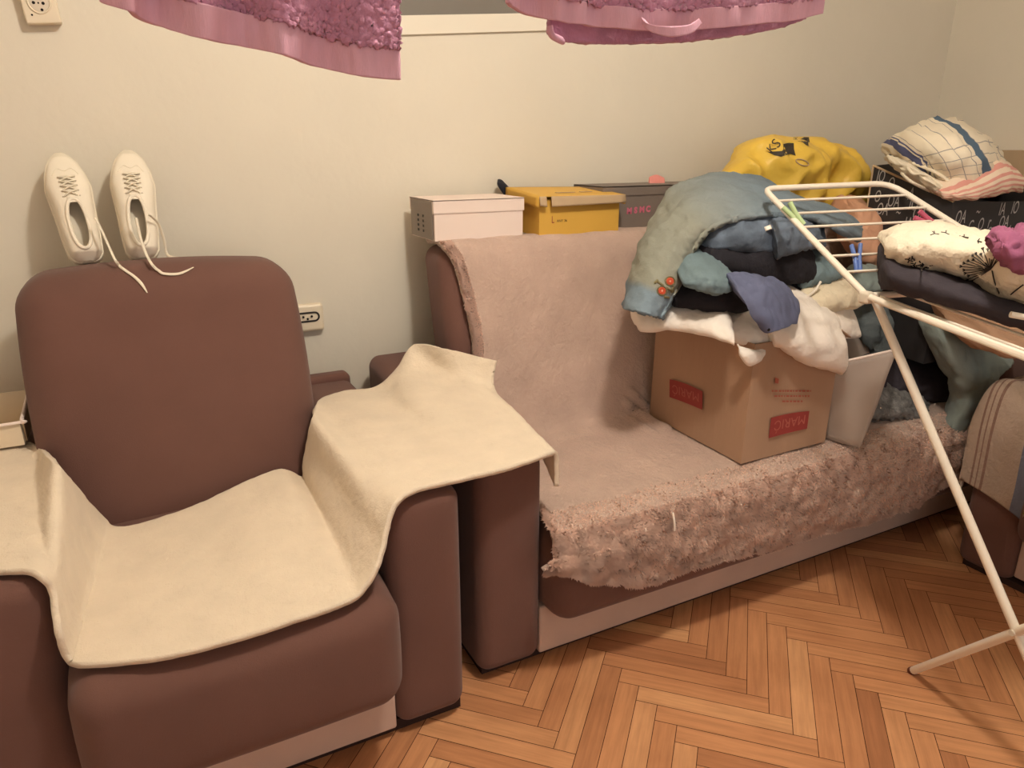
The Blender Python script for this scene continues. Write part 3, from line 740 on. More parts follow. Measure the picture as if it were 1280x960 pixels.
    for path in loose:
        mb = MB(); tube(mb, [np.array(p) for p in path], [0.0036]*(len(path)-1)+[0.0014], 8, n=60, flat=0.5); obj('loose_lace', mb, M['rubber'], root)
    return root
oc = Onto(chair_back)
shz = 0.972
hl = PY(112, 338, 2.03); hl[2] = shz; tl = PY(74, 196, 2.165)
hr = PY(181, 333, 2.03); hr[2] = shz; tr_ = PY(160, 192, 2.165)
sneaker('sneaker', 'left white canvas sneaker, tilted, one loose lace over the chair back', hl, tl, 0.10,
        [[PY(119, 272, 1.975), PY(128, 290, 1.965), PY(137, 310, 1.95), PY(144, 325, 1.91), oc(149, 332, 0.009, PY(149, 332, 1.88)), oc(153, 335.5, 0.007), oc(158, 339, 0.006), oc(168, 346, 0.005), oc(177, 355, 0.004), oc(184, 366, 0.004)]], 'white canvas sneakers')
sneaker('sneaker', 'right white canvas sneaker, upright, two loose laces trailing rightwards', hr, tr_, 0.0,
        [[PY(170, 272, 1.965), PY(175, 295, 1.96), PY(182, 316, 1.945), PY(189, 329, 1.90), oc(194, 335, 0.010, PY(194, 335, 1.88)), oc(198, 338, 0.008), oc(205, 342, 0.006), oc(224, 342, 0.004), oc(242, 334, 0.005)],
         [PY(186, 268, 1.985), PY(198, 280, 2.02), PY(205, 300, 2.03), PY(208, 316, 2.03), PY(213, 321, 2.01), PY(228, 323, 2.0), PY(247, 323, 2.0)]], 'white canvas sneakers')

# ------------------------------------------------------------------ wall sockets and the framed panel
def disc(mb, c, r, y0, y1, seg=28):
    a = np.linspace(0, 2*math.pi, seg, endpoint=False)
    V = [(c[0]+r*math.cos(t), y0, c[1]+r*math.sin(t)) for t in a]+[(c[0]+r*math.cos(t), y1, c[1]+r*math.sin(t)) for t in a]
    F = [(i, (i+1) % seg, seg+(i+1) % seg, seg+i) for i in range(seg)]+[tuple(range(seg)), tuple(range(seg, 2*seg))[::-1]]
    mb.add(V, F)
c = PY(49, 3.5, 2.185); rot = math.radians(5.0)
def rotmb(mb, c, ang):
    for V in mb.v:
        x = V[:, 0]-c[0]; z = V[:, 2]-c[2]
        V[:, 0] = c[0]+x*math.cos(ang)-z*math.sin(ang); V[:, 2] = c[2]+x*math.sin(ang)+z*math.cos(ang)
    return mb
sk = thing('wall_socket', 'cream square wall socket high in the upper left corner', 'socket', (c[0], 2.2, c[2]))
mb = MB(); box(mb, (c[0]-0.036, 2.168, c[2]-0.046), (c[0]+0.036, 2.1999, c[2]+0.046), 0.004, 5); obj('plate', rotmb(mb, c, rot), M['socket'], sk)
mb = MB(); ring = [(c[0]+0.0225*math.cos(t), 2.1672, c[2]+0.0245*math.sin(t)) for t in np.linspace(0, 2*math.pi, 33)]; tube(mb, ring, 0.0022, 8, smoothpath=False, cap=False); obj('rim', mb, M['socket'], sk)
mb = MB(); disc(mb, (c[0], c[2]), 0.0205, 2.1670, 2.172); o = obj('well', mb, M['joint'], sk, smooth=False)
mb = MB()
for dx in (-0.0095, 0, 0.0095): disc(mb, (c[0]+dx-0.001, c[2]-0.003), 0.0034 if dx else 0.002, 2.1664, 2.170, 14)
disc(mb, (c[0]+0.004, c[2]-0.017), 0.003, 2.1664, 2.170, 12); disc(mb, (c[0]-0.018, c[2]-0.029), 0.0022, 2.1675, 2.170, 12)
obj('pin_holes', mb, M['hole'], sk, smooth=False)
c = PY(382, 397, 2.19)
s2 = thing('wall_socket', 'cream double wall socket low behind the armchair backrest', 'socket', (c[0], 2.2, c[2]))
mb = MB(); box(mb, (c[0]-0.075, 2.175, c[2]-0.043), (c[0]+0.053, 2.1999, c[2]+0.043), 0.012, 5); obj('plate', mb, M['socket'], s2)
mb = MB(); st = [(c[0]+0.024+0.013*math.cos(t), 2.1745, c[2]+0.004+0.013*math.sin(t)) for t in np.linspace(-math.pi/2, math.pi/2, 9)]+[(c[0]-0.05+0.013*math.cos(t), 2.1745, c[2]+0.004+0.013*math.sin(t)) for t in np.linspace(math.pi/2, 1.5*math.pi, 9)]
tube(mb, st+[st[0]], 0.0028, 8, smoothpath=False); obj('slot_rim', mb, M['ink'], s2)
mb = MB()
for k in range(5): disc(mb, (c[0]-0.035+0.0125*k, c[2]+0.006-0.007*(k % 2)), 0.0034, 2.1705, 2.173, 12)
obj('pin_holes', mb, M['hole'], s2, smooth=False)
# framed panel high on the wall, hung slightly crooked
a = PY(513, 43, 2.19); d = PY(682, 38, 2.19); g0 = PY(513, 19, 2.19)
ux = (d-a)/np.linalg.norm(d-a); uz = np.cross([0, -1, 0], ux)*-1; uz = uz if uz[2] > 0 else -uz
fwid = (g0-a)@uz; X0 = a-ux*0.17; LEN = 1.05; HT = 0.55
pf = thing('framed_panel', 'dark grey panel in a pale frame on the wall between the towels', 'picture', (X0[0]+LEN/2, 2.2, X0[2]))
def pbar(mb, u0, v0, u1, v1, y0, y1):
    V = []
    for y in (y0, y1):
        for u, v in ((u0, v0), (u1, v0), (u1, v1), (u0, v1)):
            p = X0+ux*u+uz*v; V.append((p[0], y, p[2]))
    mb.add(V, [(0, 1, 2, 3), (7, 6, 5, 4), (0, 4, 5, 1), (1, 5, 6, 2), (2, 6, 7, 3), (3, 7, 4, 0)])
mb = MB(); pbar(mb, 0, 0, LEN, fwid, 2.191, 2.1999); pbar(mb, 0, HT-fwid, LEN, HT, 2.191, 2.1999); pbar(mb, 0, fwid, fwid, HT-fwid, 2.191, 2.1999); pbar(mb, LEN-fwid, fwid, LEN, HT-fwid, 2.191, 2.1999)
obj('frame', mb, M['frame'], pf, smooth=False)
mb = MB(); pbar(mb, fwid, fwid, LEN-fwid, HT-fwid, 2.194, 2.1995); obj('panel', mb, M['panel'], pf, smooth=False)

# ------------------------------------------------------------------ small open box on the chair's left arm
b0 = PZ(31, 556, 0.607); b1 = PZ(35, 500, 0.607)
tx1 = b0[0]; ty0 = b0[1]; tz = 0.607
tb = thing('carton', 'small open ivory carton on the left arm of the armchair', 'box', (tx1-0.08, ty0+0.06, tz))
tz1 = PY(30, 527, ty0)[2]; ty1 = ty0+0.17
mb = MB(); carton_walls(mb, tx1-0.17, tx1, ty0, ty1, tz, tz1, 0.0025)
obj('body', mb, M['plastic_tub'], tb, smooth=False)
mb = MB(); tube(mb, [(tx1-0.17, ty0-0.002, tz1), (tx1-0.005, ty0-0.002, tz1), (tx1+0.004, ty0+0.01, tz1+0.004), (tx1+0.006, ty1, tz1+0.022)], 0.006, 8, n=40, flat=0.6); obj('folded_rim', mb, M['white_card'], tb)
zb = PY(20, 489, ty1)[2]
mb = MB(); box(mb, (tx1-0.17, ty1-0.003, tz1-0.01), (tx1+0.012, ty1, zb)); obj('back_flap', mb, M['plastic_tub'], tb, smooth=False)
mb = MB(); box(mb, (tx1+0.001, ty0+0.02, tz+0.002), (tx1+0.004, ty0+0.12, tz1-0.002)); obj('side_panel', mb, M['raw_card'], tb, smooth=False)

# ------------------------------------------------------------------ cardboard box with red logos
CBZ = SZ+0.028
f = PZ(926, 580, CBZ); l = PZ(812, 519, CBZ); r = PZ(1031, 552, CBZ)
cx0 = f[0]+0.0; cy0 = f[1]; cx1 = r[0]; cy1 = l[1]
ft = PX(937, 440, cx0); top_z = CBZ+0.335
cb = thing('cardboard_box', 'brown cardboard box with red logos on the sofa seat', 'box', ((cx0+cx1)/2, (cy0+cy1)/2, CBZ))
lf = l-f; rf = r-f
bk = f+lf+rf
upv = np.array([0.012, -0.004, 1.0])
def wall4(mb, quad, z0, z1, t=0.004):
    cen = sum(quad)/4
    K = len(quad); V = []
    for z in (z0, z1):
        for q in quad: V.append(np.array([q[0], q[1], 0])+upv*0+A([upv[0]*(z-z0), upv[1]*(z-z0), z]))
    for z in (z0, z1):
        for q in quad:
            i = q+(cen-q)/np.linalg.norm((cen-q)[:2])*t; V.append(A([i[0]+upv[0]*(z-z0), i[1]+upv[1]*(z-z0), z]))
    F = []
    for i in range(4):
        j = (i+1) % 4
        F += [(i, j, 4+j, 4+i), (8+j, 8+i, 12+i, 12+j), (4+i, 4+j, 12+j, 12+i)]
    F.append((3, 2, 1, 0))
    mb.add(V, F)
quad = [f, r, bk, l]
mb = MB(); wall4(mb, quad, CBZ, top_z); obj('body', mb, M['cardboard'], cb, smooth=False)
mb = MB()
for a_, c_, out in ((r, bk, A([0.05, 0.0, 0])), (l, bk, A([0, 0.04, 0]))):
    d = (c_-a_)*0.02
    G = [[A([p[0], p[1], top_z])+upv*A([1, 1, 0])*(top_z-CBZ)+out*k+A([0, 0, (0.03, 0.022, 0)[i]*0]) + A([0, 0, 0.0 if k == 0 else -0.03*k]) for i, k in enumerate((0, 0.5, 1.0))] for p in (a_+d, (a_+c_)/2, c_-d)]
    sheet(mb, G, 6, 5, 0.004)
obj('flaps', mb, M['cardboard'], cb)
def face_frame(p0, p1):
    e = (p1-p0); e[2] = 0; L_ = np.linalg.norm(e); e = e/L_; return e, A([0, 0, 1.0]), L_
def face_point(px, py, p0, p1):
    e, z, L_ = face_frame(p0.copy(), p1.copy()); nn = np.cross(e, z); dd = ray(px, py); t = ((p0-CP)@nn)/(dd@nn); return CP+dd*t
def logo(p0, p1, corners, txt, bend):
    e, z, _ = face_frame(p0.copy(), p1.copy()); nn = np.cross(e, z); nn = nn if nn@(CP-p0) > 0 else -nn
    P = [face_point(x, y, p0, p1) for x, y in corners]   # tl tr br bl
    V = []; F = []; K = 14
    for k in range(K+1):
        t = k/K; tp = P[0]+(P[1]-P[0])*t+z*bend*math.sin(math.pi*(t*0.8+0.2 if bend > 0 else t)); bt = P[3]+(P[2]-P[3])*t+z*bend*0.25*math.sin(math.pi*t)
        V += [tp+nn*0.005, bt+nn*0.005]
    for k in range(K): F.append((2*k, 2*k+1, 2*k+3, 2*k+2))
    mb = MB(); mb.add(V, F)
    o = obj('logo', mb, M['red_ink'], cb, smooth=False); o['label'] = 'red printed logo with upside down letters'
    cen = sum(P)/4; rx = (P[1]-P[0]); wid = np.linalg.norm(rx); rx = rx/wid; uy = (P[0]-P[3]); uy /= np.linalg.norm(uy)
    V, F = text_mesh(txt, 1.0, (0, 0, 0), (1, 0, 0), (0, 1, 0)); V = V-np.array([(V[:, 0].max()+V[:, 0].min())/2, (V[:, 1].max()+V[:, 1].min())/2, 0])
    sx = wid*0.80/(V[:, 0].max()-V[:, 0].min()); hh = np.linalg.norm(P[0]-P[3]); sy = hh*0.66/(V[:, 1].max()-V[:, 1].min())
    VV = cen-V[:, :1]*sx*rx-V[:, 1:2]*sy*uy+nn*0.006      # rotated by half a turn: the print is upside down
    mb = MB(); mb.add(VV, F); obj('logo_lettering', mb, M['logo_text'], o, smooth=False)
logo(l, f, [(838.5, 475), (880, 489), (879.5, 512), (838.5, 496)], 'MARI\u0106', 0.006)
logo(f, r, [(962, 523), (1010, 513), (1007, 535), (959, 547)], 'MARI\u0106', 0.005)
mb = MB()
e, z, _ = face_frame(f.copy(), r.copy()); nn = np.cross(e, z); nn = nn if nn[1] < 0 else -nn
for px0, px1, py, sl in ((963, 1012, 488, 0.0), (966, 1010, 494.5, 0.0), (976, 1002, 501, -0.0)):
    x = px0
    while x < px1:
        x2 = x+random.uniform(1.5, 4)
        q = [face_point(x, py-1.1, f, r), face_point(min(x2, px1), py-1.1, f, r), face_point(min(x2, px1), py+1.1, f, r), face_point(x, py+1.1, f, r)]
        mb.add([v+nn*0.005 for v in q], [(0, 1, 2, 3)]); x = x2+random.uniform(0.8, 1.6)
q = [face_point(x, y, f, r) for x, y in ((967, 471), (972, 473), (971, 479), (967, 478))]; mb.add([v+nn*0.005 for v in q], [(0, 1, 2, 3)])
obj('faded_print', mb, M['faded_red'], cb, smooth=False)

# ------------------------------------------------------------------ clear tub beside the box
t_z = SZ+0.028
pb = [PZ(1033, 548, t_z), PZ(1075, 560, t_z)]
ct = thing('plastic_bin', 'milky clear plastic bin standing right of the cardboard box', 'bin', (pb[1]+pb[0])/2+A([0.05, 0.1, 0]))
pb0, pb1 = pb; back_off = A([0.10, 0.27, 0])
top_r = PY(1121, 437, pb1[1]-0.005); top_l = PY(1036, 456, pb0[1]+0.0)
quadb = [pb0, pb1, pb1+back_off, pb0+back_off]; quadt = [top_l, top_r, PY(1118, 434, 1.50), PY(1050, 412, 1.55)]
def shell(mb, qb, qt, th=0.004):
    for i in range(4):
        j = (i+1) % 4
        G = [[qb[i]+(qt[i]-qb[i])*k+((qb[j]+(qt[j]-qb[j])*k)-(qb[i]+(qt[i]-qb[i])*k))*s for s in np.linspace(0, 1, 6)] for k in np.linspace(0, 1, 6)]
        sheet(mb, G, 12, 12, th, lift=lambda u, v, p: 0.006*math.sin(u*3.1)*mnoise.noise(Vector(p)*9))
mb = MB(); shell(mb, quadb, quadt); obj('wall', mb, M['milky'], ct)
mb = MB(); tube(mb, [quadt[0], quadt[1], quadt[2], quadt[3], quadt[0]], 0.004, 8, smoothpath=False); o = obj('rim', mb, M['white_card'], ct)
mb = MB(); sheet(mb, [[quadb[0], quadb[3]], [quadb[1], quadb[2]]], 4, 4, 0.004); obj('bottom', mb, M['milky'], ct)

# ------------------------------------------------------------------ clothes pile on the cardboard box
def cloth(name, label, catg, mats, parts, wr=(0.006, 16, (1, 1, 1)), group=None, parent=None, **kw):
    mb = MB()
    for st in parts: slug(mb, st, **kw)
    o = obj(name, mb, mats, parent, wr=wr)
    if parent is None: tag(o, label, catg, group)
    return o
# white comforter, folded, hanging over the rim of the box
cloth('comforter', 'white padded comforter bulging over the top of the cardboard box', 'bedding', M['comforter'], [
    [Q(793, 392, 796, 424, 1.56, 0.20), Q(815, 390, 818, 430, 1.50, 0.26), Q(850, 394, 855, 428, 1.43, 0.30), Q(885, 401, 886, 433, 1.36, 0.30), Q(912, 408, 908, 442, 1.31, 0.28), Q(926, 416, 921, 446, 1.30, 0.2)],
    [Q(890, 396, 895, 430, 1.42, 0.3), Q(925, 402, 926, 446, 1.35, 0.3), Q(955, 402, 952, 456, 1.315, 0.3), Q(985, 402, 975, 450, 1.32, 0.26)],
    [Q(958, 408, 964, 446, 1.30, 0.25), Q(985, 398, 990, 462, 1.265, 0.28), Q(1015, 398, 1016, 478, 1.25, 0.3), Q(1045, 404, 1045, 486, 1.245, 0.28), Q(1066, 416, 1064, 488, 1.25, 0.2)],
    [Q(978, 388, 985, 436, 1.35, 0.28), Q(1020, 384, 1025, 442, 1.33, 0.3), Q(1058, 388, 1062, 440, 1.33, 0.3), Q(1080, 396, 1080, 432, 1.36, 0.26)],
    [Q(922, 432, 924, 444, 1.295, 0.03), Q(936, 438, 936, 461, 1.283, 0.03), Q(950, 440, 948, 458, 1.285, 0.03), Q(962, 438, 960, 446, 1.295, 0.03)],
], wr=(0.007, 9, (1, 1, 1)), e=2.2)
cloth('folded_sheet', 'cream cotton sheet folded in layers on the right of the comforter', 'bedding', M['cream_knit'], [
    [Q(985, 384, 985, 408, 1.36, 0.25), Q(1020, 372, 1022, 402, 1.34, 0.26), Q(1055, 363, 1058, 398, 1.34, 0.26), Q(1076, 363, 1078, 392, 1.36, 0.25), Q(1086, 372, 1085, 384, 1.38, 0.2)]],
    wr=(0.005, 26, (0.6, 1, 2.5)), layers=5, lamp=0.007)
cloth('trousers', 'black folded trousers lying right on the white comforter', 'clothes', M['black'], [
    [Q(834, 370, 836, 393, 1.46, 0.22), Q(870, 360, 872, 398, 1.41, 0.26), Q(910, 356, 912, 404, 1.365, 0.28), Q(950, 362, 952, 402, 1.40, 0.28), Q(1000, 355, 1000, 385, 1.39, 0.28), Q(1040, 345, 1040, 370, 1.40, 0.26), Q(1066, 345, 1066, 362, 1.42, 0.2)]], wr=(0.006, 18))
cloth('shirt', 'teal shirt with pale hem folded under the blue sleeve', 'clothes', M['teal'], [
    [Q(850, 352, 854, 362, 1.40, 0.18), Q(868, 344, 872, 372, 1.37, 0.2), Q(890, 344, 894, 378, 1.345, 0.2), Q(912, 348, 908, 376, 1.34, 0.2), Q(922, 352, 918, 366, 1.35, 0.16)]], wr=(0.004, 34), layers=4, lamp=0.008)
cloth('sweater', 'black jumper folded beneath the jeans', 'clothes', M['black'], [
    [Q(862, 316, 868, 352, 1.50, 0.22), Q(890, 306, 893, 352, 1.44, 0.26), Q(930, 306, 932, 362, 1.40, 0.28), Q(975, 308, 978, 370, 1.375, 0.28), Q(1006, 312, 1006, 370, 1.375, 0.26), Q(1028, 324, 1028, 358, 1.40, 0.2)]], wr=(0.007, 18))
cloth('top', 'teal top with a white piping edge at the right of the pile', 'clothes', M['teal'], [
    [Q(998, 350, 1000, 368, 1.395, 0.14), Q(1018, 338, 1022, 366, 1.385, 0.16), Q(1038, 334, 1042, 360, 1.385, 0.16), Q(1056, 334, 1058, 350, 1.40, 0.14)]], wr=(0.005, 30))
tp = bpy.data.objects['top']
mb = MB(); tube(mb, [PY(998, 369, 1.37), PY(1009, 370, 1.366), PY(1018, 364, 1.366), PY(1026, 352, 1.366)], 0.0035, 8); o = obj('piping', mb, M['rackwhite'], tp); o['label'] = 'white piping'
# slate blue garment hanging forward off the pile
mb = MB()
G = [[PY(908, 346, 1.36), PY(930, 343, 1.345), PY(952, 349, 1.335), PY(968, 352, 1.345)],
     [PY(918, 358, 1.32), PY(940, 356, 1.30), PY(963, 356, 1.295), PY(978, 360, 1.31)],
     [PY(926, 372, 1.295), PY(948, 370, 1.275), PY(970, 368, 1.27), PY(992, 374, 1.29)],
     [PY(938, 388, 1.275), PY(954, 386, 1.255), PY(974, 384, 1.255), PY(994, 386, 1.275)],
     [PY(948, 402, 1.26), PY(960, 402, 1.24), PY(976, 398, 1.242), PY(993, 396, 1.265)],
     [PY(956, 412, 1.255), PY(966, 414, 1.235), PY(978, 409, 1.24), PY(992, 403, 1.262)]]
top, n = sheet(mb, G, 60, 56, 0.018, flip=True, lift=lambda u, v, p: 0.007*mnoise.noise(Vector(p)*24)+0.004*mnoise.noise(Vector((p[0]*70, p[1]*70, p[2]*22))))
bo = tag(obj('shorts', mb, M['blue']), 'slate blue garment leg hanging down over the white comforter', 'clothes')
mb = MB(); tube(mb, [p+A([0, -0.002, 0]) for p in top[40, 2:-2:4]], 0.0016, 6); obj('seam', mb, M['dkblue'], bo); mb = MB(); tube(mb, [p+A([0, -0.002, 0]) for p in top[2:-2:4, 34]], 0.0014, 6); obj('seam', mb, M['dkblue'], bo)
mb = MB(); box(mb, PY(961, 411, 1.238)-0.006, PY(961, 411, 1.238)+A([0.016, 0.006, 0.006]), 0.005, 3); obj('leg_opening_shade', mb, M['hole'], bo)  # solid black block painting the shade inside the leg's open end
# jeans: rolled leg end towards the right
cloth('jeans', 'blue denim jeans folded into a roll under the light jacket', 'clothes', M['jeans'], [
    [Q(868, 302, 874, 322, 1.50, 0.22), Q(890, 284, 895, 324, 1.45, 0.26), Q(925, 272, 930, 330, 1.405, 0.28), Q(960, 270, 965, 334, 1.39, 0.28), Q(985, 274, 985, 330, 1.40, 0.28), Q(1020, 284, 1022, 320, 1.42, 0.26), Q(1040, 292, 1040, 316, 1.45, 0.2)],
    [Q(966, 288, 972, 332, 1.365, 0.1), Q(985, 281, 990, 329, 1.355, 0.12), Q(1010, 281, 1014, 320, 1.37, 0.12), Q(1030, 288, 1032, 312, 1.39, 0.1)]], wr=(0.006, 22), layers=3, lamp=0.006)
ojn = Onto(bpy.data.objects['jeans']); mb = MB(); sheet(mb, [[ojn(955, 284, 0.001), ojn(963, 281, 0.001)], [ojn(957, 289, 0.001), ojn(965, 286, 0.001)]], 6, 6, 0.003); obj('tag', mb, M['rackwhite'], bpy.data.objects['jeans'])
# light denim jacket arching over everything, one sleeve down the left
def jacket():
    out = [(780, 386, 1.52), (793, 342, 1.56), (806, 302, 1.60), (827, 262, 1.66), (852, 232, 1.70), (905, 219, 1.72), (955, 226, 1.70), (1000, 250, 1.62), (1045, 262, 1.56), (1076, 284, 1.52)]
    inn = [(827, 398, 1.44), (847, 360, 1.46), (862, 326, 1.47), (876, 299, 1.46), (900, 281, 1.44), (940, 271, 1.42), (985, 269, 1.41), (1022, 275, 1.41), (1058, 292, 1.42), (1074, 300, 1.44)]
    net = []
    for (ox, oy, y0), (ix, iy, y1) in zip(out, inn):
        a_ = PY(ox, oy, y0); c_ = PY(ix, iy, y1); row = []
        row.append(a_+A([0.03, 0.05, 0.0])); 
        for k in (0, 0.2, 0.4, 0.6, 0.8, 0.95):
            p = PY(ox+(ix-ox)*k, oy+(iy-oy)*k, y0+(y1-y0)*k-0.05*math.sin(math.pi*min(1, k*1.02))**0.8)
            row.append(p)
        row.append(PY(ix, iy, y1)); row.append(PY(ix+1, iy+1, y1+0.05))
        net.append(row)
    mb = MB()
    def lf_(u, v, p):
        q = 0
        if u < 0.62: q = 0.0040*min(abs(math.sin((u*30+v*6)*math.pi*0.5)), abs(math.sin((u*30-v*8)*math.pi*0.5)))**0.5
        return 0.007*mnoise.noise(Vector(p)*15)+0.003*mnoise.noise(Vector(p)*40)+q
    top, n = sheet(mb, net, 150, 60, 0.014, lift=lf_, flip=False)
    j = tag(obj('jacket', mb, M['jacket']), 'washed denim jacket with orange sleeve patch on top of the clothes pile', 'jacket')
    return j, top, n
jk, jt, jn = jacket()
def sleeve_zone(N, L, tc):
    sp = N.new('ShaderNodeSeparateXYZ'); L.new(tc.outputs['UV'], sp.inputs[0])
    rp = N.new('ShaderNodeValToRGB'); E = rp.color_ramp.elements
    E[0].position = 0.0; E[0].color = (0, 0, 0, 1); E[1].position = 0.62; E[1].color = (0, 0, 0, 1)
    for p_, v_ in ((0.075, 0), (0.095, 0.8), (0.36, 0.75)): e = E.new(p_); e.color = (v_, v_, v_, 1)
    L.new(sp.outputs[0], rp.inputs[0]); return rp.outputs[0]
overlay(M['jacket'], (148, 146, 128), sleeve_zone)
for u_ in (0.085, 0.30, 0.47):
    mb = MB(); tube(mb, [jt[int(u_*149), k]+jn[int(u_*149), k]*0.0005*(1 if jn[int(u_*149), k]@(CP-jt[int(u_*149), k]) > 0 else -1) for k in range(8, 46, 3)], 0.0016, 6)
    obj('seam', mb, M['seam'], jk)
# the sleeve patch: two stitched rosettes, with leaves
oj = Onto(jk)
mb = MB(); mk = []; ml = MB()
def loop(m_, cx_, cy_, rx_, ry_, r_, e_):
    tube(m_, [oj(cx_+rx_*math.cos(t), cy_+ry_*math.sin(t), e_) for t in np.linspace(0, 2*math.pi, 18)], r_, 8, smoothpath=False, cap=False)
for cx_, cy_ in ((837.5, 351.5), (827.5, 363.5)):
    for q in (2.2, 3.8): loop(mb, cx_, cy_, q, q*0.95, 0.0022, 0.0015)
    loop(ml, cx_, cy_, 6.0, 5.6, 0.0018, 0.001)
    c = oj(cx_, cy_, 0.0015); mk.append(MB()); box(mk[-1], c-0.0028, c+0.0028, 0.0026, 3)
for x0_, y0_, x1_, y1_ in ((822, 352, 829, 357), (833, 360, 842, 364), (842, 358, 839, 366), (818, 354, 822, 350), (830, 371, 836, 372)):
    tube(ml, [oj(x0_, y0_, 0.001), oj((x0_+x1_)/2, (y0_+y1_)/2, 0.002), oj(x1_, y1_, 0.001)], 0.0032, 8, n=8)
M['patch'] = mat('orange_red_thread', (206, 88, 58), 0.8, 0.1, 40); M['patch2'] = mat('olive_thread', (120, 112, 82), 0.85, 0.1, 40); M['patch3'] = mat('cream_pink_thread', (226, 170, 146), 0.85, 0.05)
o = obj('patch', mb, M['patch'], jk); o['label'] = 'orange red sleeve patch of two rosettes'
obj('patch_border', ml, M['patch2'], o)
for q in mk: obj('patch_centre', q, M['patch3'], o)

# ------------------------------------------------------------------ yellow plastic bag
def bag():
    # stations along x across the picture: top / bottom edges, depth; then creased like film
    st = [Q(912, 222, 914, 244, 1.86, 0.10), Q(935, 196, 936, 252, 1.84, 0.18), Q(958, 176, 960, 260, 1.82, 0.22), Q(990, 169, 992, 268, 1.80, 0.25), Q(1022, 169, 1025, 272, 1.79, 0.26), Q(1050, 174, 1054, 276, 1.79, 0.26), Q(1075, 184, 1078, 272, 1.80, 0.24), Q(1088, 198, 1090, 262, 1.82, 0.18), Q(1092, 212, 1092, 248, 1.85, 0.1)]
    mb = MB(); slug(mb, st, 80, 110, 2.3, dvec=(0.35, 0.93, 0.02))
    V = mb.v[0]
    for i in range(len(V)):
        q = Vector(V[i])
        a1 = abs(mnoise.noise(q*7.5+Vector((1.3, 0.2, 4)))); a2 = abs(mnoise.noise(Vector((q[0]*15, q[1]*15, q[2]*9))+Vector((3, 1, 2))))
        V[i] = V[i]+A([0.05, -1.0, 0.25])*(-0.075*(a1-0.2)-0.030*(a2-0.2))
    o = tag(obj('plastic_bag', mb, M['yellow_bag']), 'crumpled yellow plastic bag on the back of the sofa', 'bag')
    onb = Onto(o)
    onb_ = lambda px, py, e=0.003: onb(px, py, e, PY(px, py, 1.80))
    X = lambda x, y: (920+x*90/1271.0, 165+y*68/960.0)
    p1 = [X(*q) for q in ((560, 350), (620, 370), (720, 385), (800, 345), (850, 290), (835, 210), (930, 190), (1020, 195), (1025, 300), (1055, 420), (990, 370), (900, 400), (800, 435), (680, 410))]
    
    def decal(poly):
        c = np.mean(poly, axis=0); K = len(poly); R_ = 6; V = [onb_(c[0], c[1])]
        for k in range(1, R_+1): V += [onb_(*(c+(A(q)-c)*k/R_)) for q in poly]
        F = [(0, 1+i, 1+(i+1) % K) for i in range(K)]
        for k in range(R_-1): F += [(1+k*K+i, 1+(k+1)*K+i, 1+(k+1)*K+(i+1) % K, 1+k*K+(i+1) % K) for i in range(K)]
        m_ = MB(); m_.add(V, F); return m_
    tris = decal(p1[:1]+p1[1:]); q = obj('emblem', tris, M['olive_ink'], o, smooth=False); q['label'] = 'black printed emblem'
    p2 = [X(*q) for q in ((1090, 160), (1200, 90), (1290, 90), (1300, 180), (1290, 250), (1230, 225), (1180, 180))]
    tris = decal(p2); obj('emblem', tris, M['olive_ink'], o, smooth=False)
    t1 = MB()
    ex = rt*math.cos(0.9)+up*math.sin(0.9); ey = -rt*math.sin(0.9)+up*math.cos(0.9)
    for ch_, pos, sz in (('S', (715, 205), 0.046), ('K', (630, 295), 0.040)):
        c = onb_(*X(*pos), 0.008); t1.add(*text_mesh(ch_, sz, c, ex, ey))
    c = onb_(*X(1055, 122), 0.008); t1.add(*text_mesh('IK', 0.016, c, rt, up))
    obj('lettering', t1, M['olive_ink'], o, smooth=False)
    mk = MB(); tube(mk, [onb_(1003+8*math.cos(t), 203+3.5*math.sin(t)+4*math.cos(t)*0.6, 0.004) for t in np.linspace(0, 2*math.pi, 16)], 0.002, 6, smoothpath=False); obj('handle_hole', mk, M['raw_card'], o)
bag()

# ------------------------------------------------------------------ black patterned carton with dish towels, standing in the corner behind
kx0 = PY(1088, 250, 1.62)[0]
cl0 = PY(1092, 206, 1.62); 
kz1 = cl0[2]; kz0 = 0.86
st_ = thing('storage_box', 'black box with pale letter pattern under the folded dish towels', 'box', (2.6, 1.75, kz0))
KX1 = 3.05; KY0 = 1.42; KY1 = 1.95
kp = [A([2.10, 1.62, 0]), A([2.42, 1.37, 0]), A([3.12, 1.30, 0]), A([3.20, 1.90, 0]), A([2.3, 2.05, 0])]
tops = [PY(1092, 206, 1.62)[2], PY(1180, 268, 1.37)[2], PY(1290, 262, 1.30)[2], 1.14, 1.17]
# left face and front face follow the two visible planes
lt = [PY(1092, 207, 1.66), PY(1192, 252, 1.33), PY(1330, 252, 1.33), PY(1330, 215, 1.85), PY(1160, 200, 1.92)]
for q in lt: q[0] = min(q[0], 3.22)
kz0 = 0.60
mb = MB(); K = len(lt); V = []
for q in lt: V.append(A([q[0], q[1], q[2]]))
for q in lt: V.append(A([q[0], q[1], kz0]))
cen = sum(lt)/K
for q in lt: V.append(A([q[0]+(cen[0]-q[0])*0.02, q[1]+(cen[1]-q[1])*0.02, q[2]]))
for q in lt: V.append(A([q[0]+(cen[0]-q[0])*0.02, q[1]+(cen[1]-q[1])*0.02, q[2]-0.10]))
F = []
for i in range(K):
    j = (i+1) % K
    F += [(i, K+i, K+j, j), (i, j, 2*K+j, 2*K+i), (2*K+i, 2*K+j, 3*K+j, 3*K+i)]
F += [tuple(3*K+i for i in range(K)), tuple(K+i for i in range(K))[::-1]]
mb.add(V, F); obj('body', mb, M['carton'], st_, smooth=False)
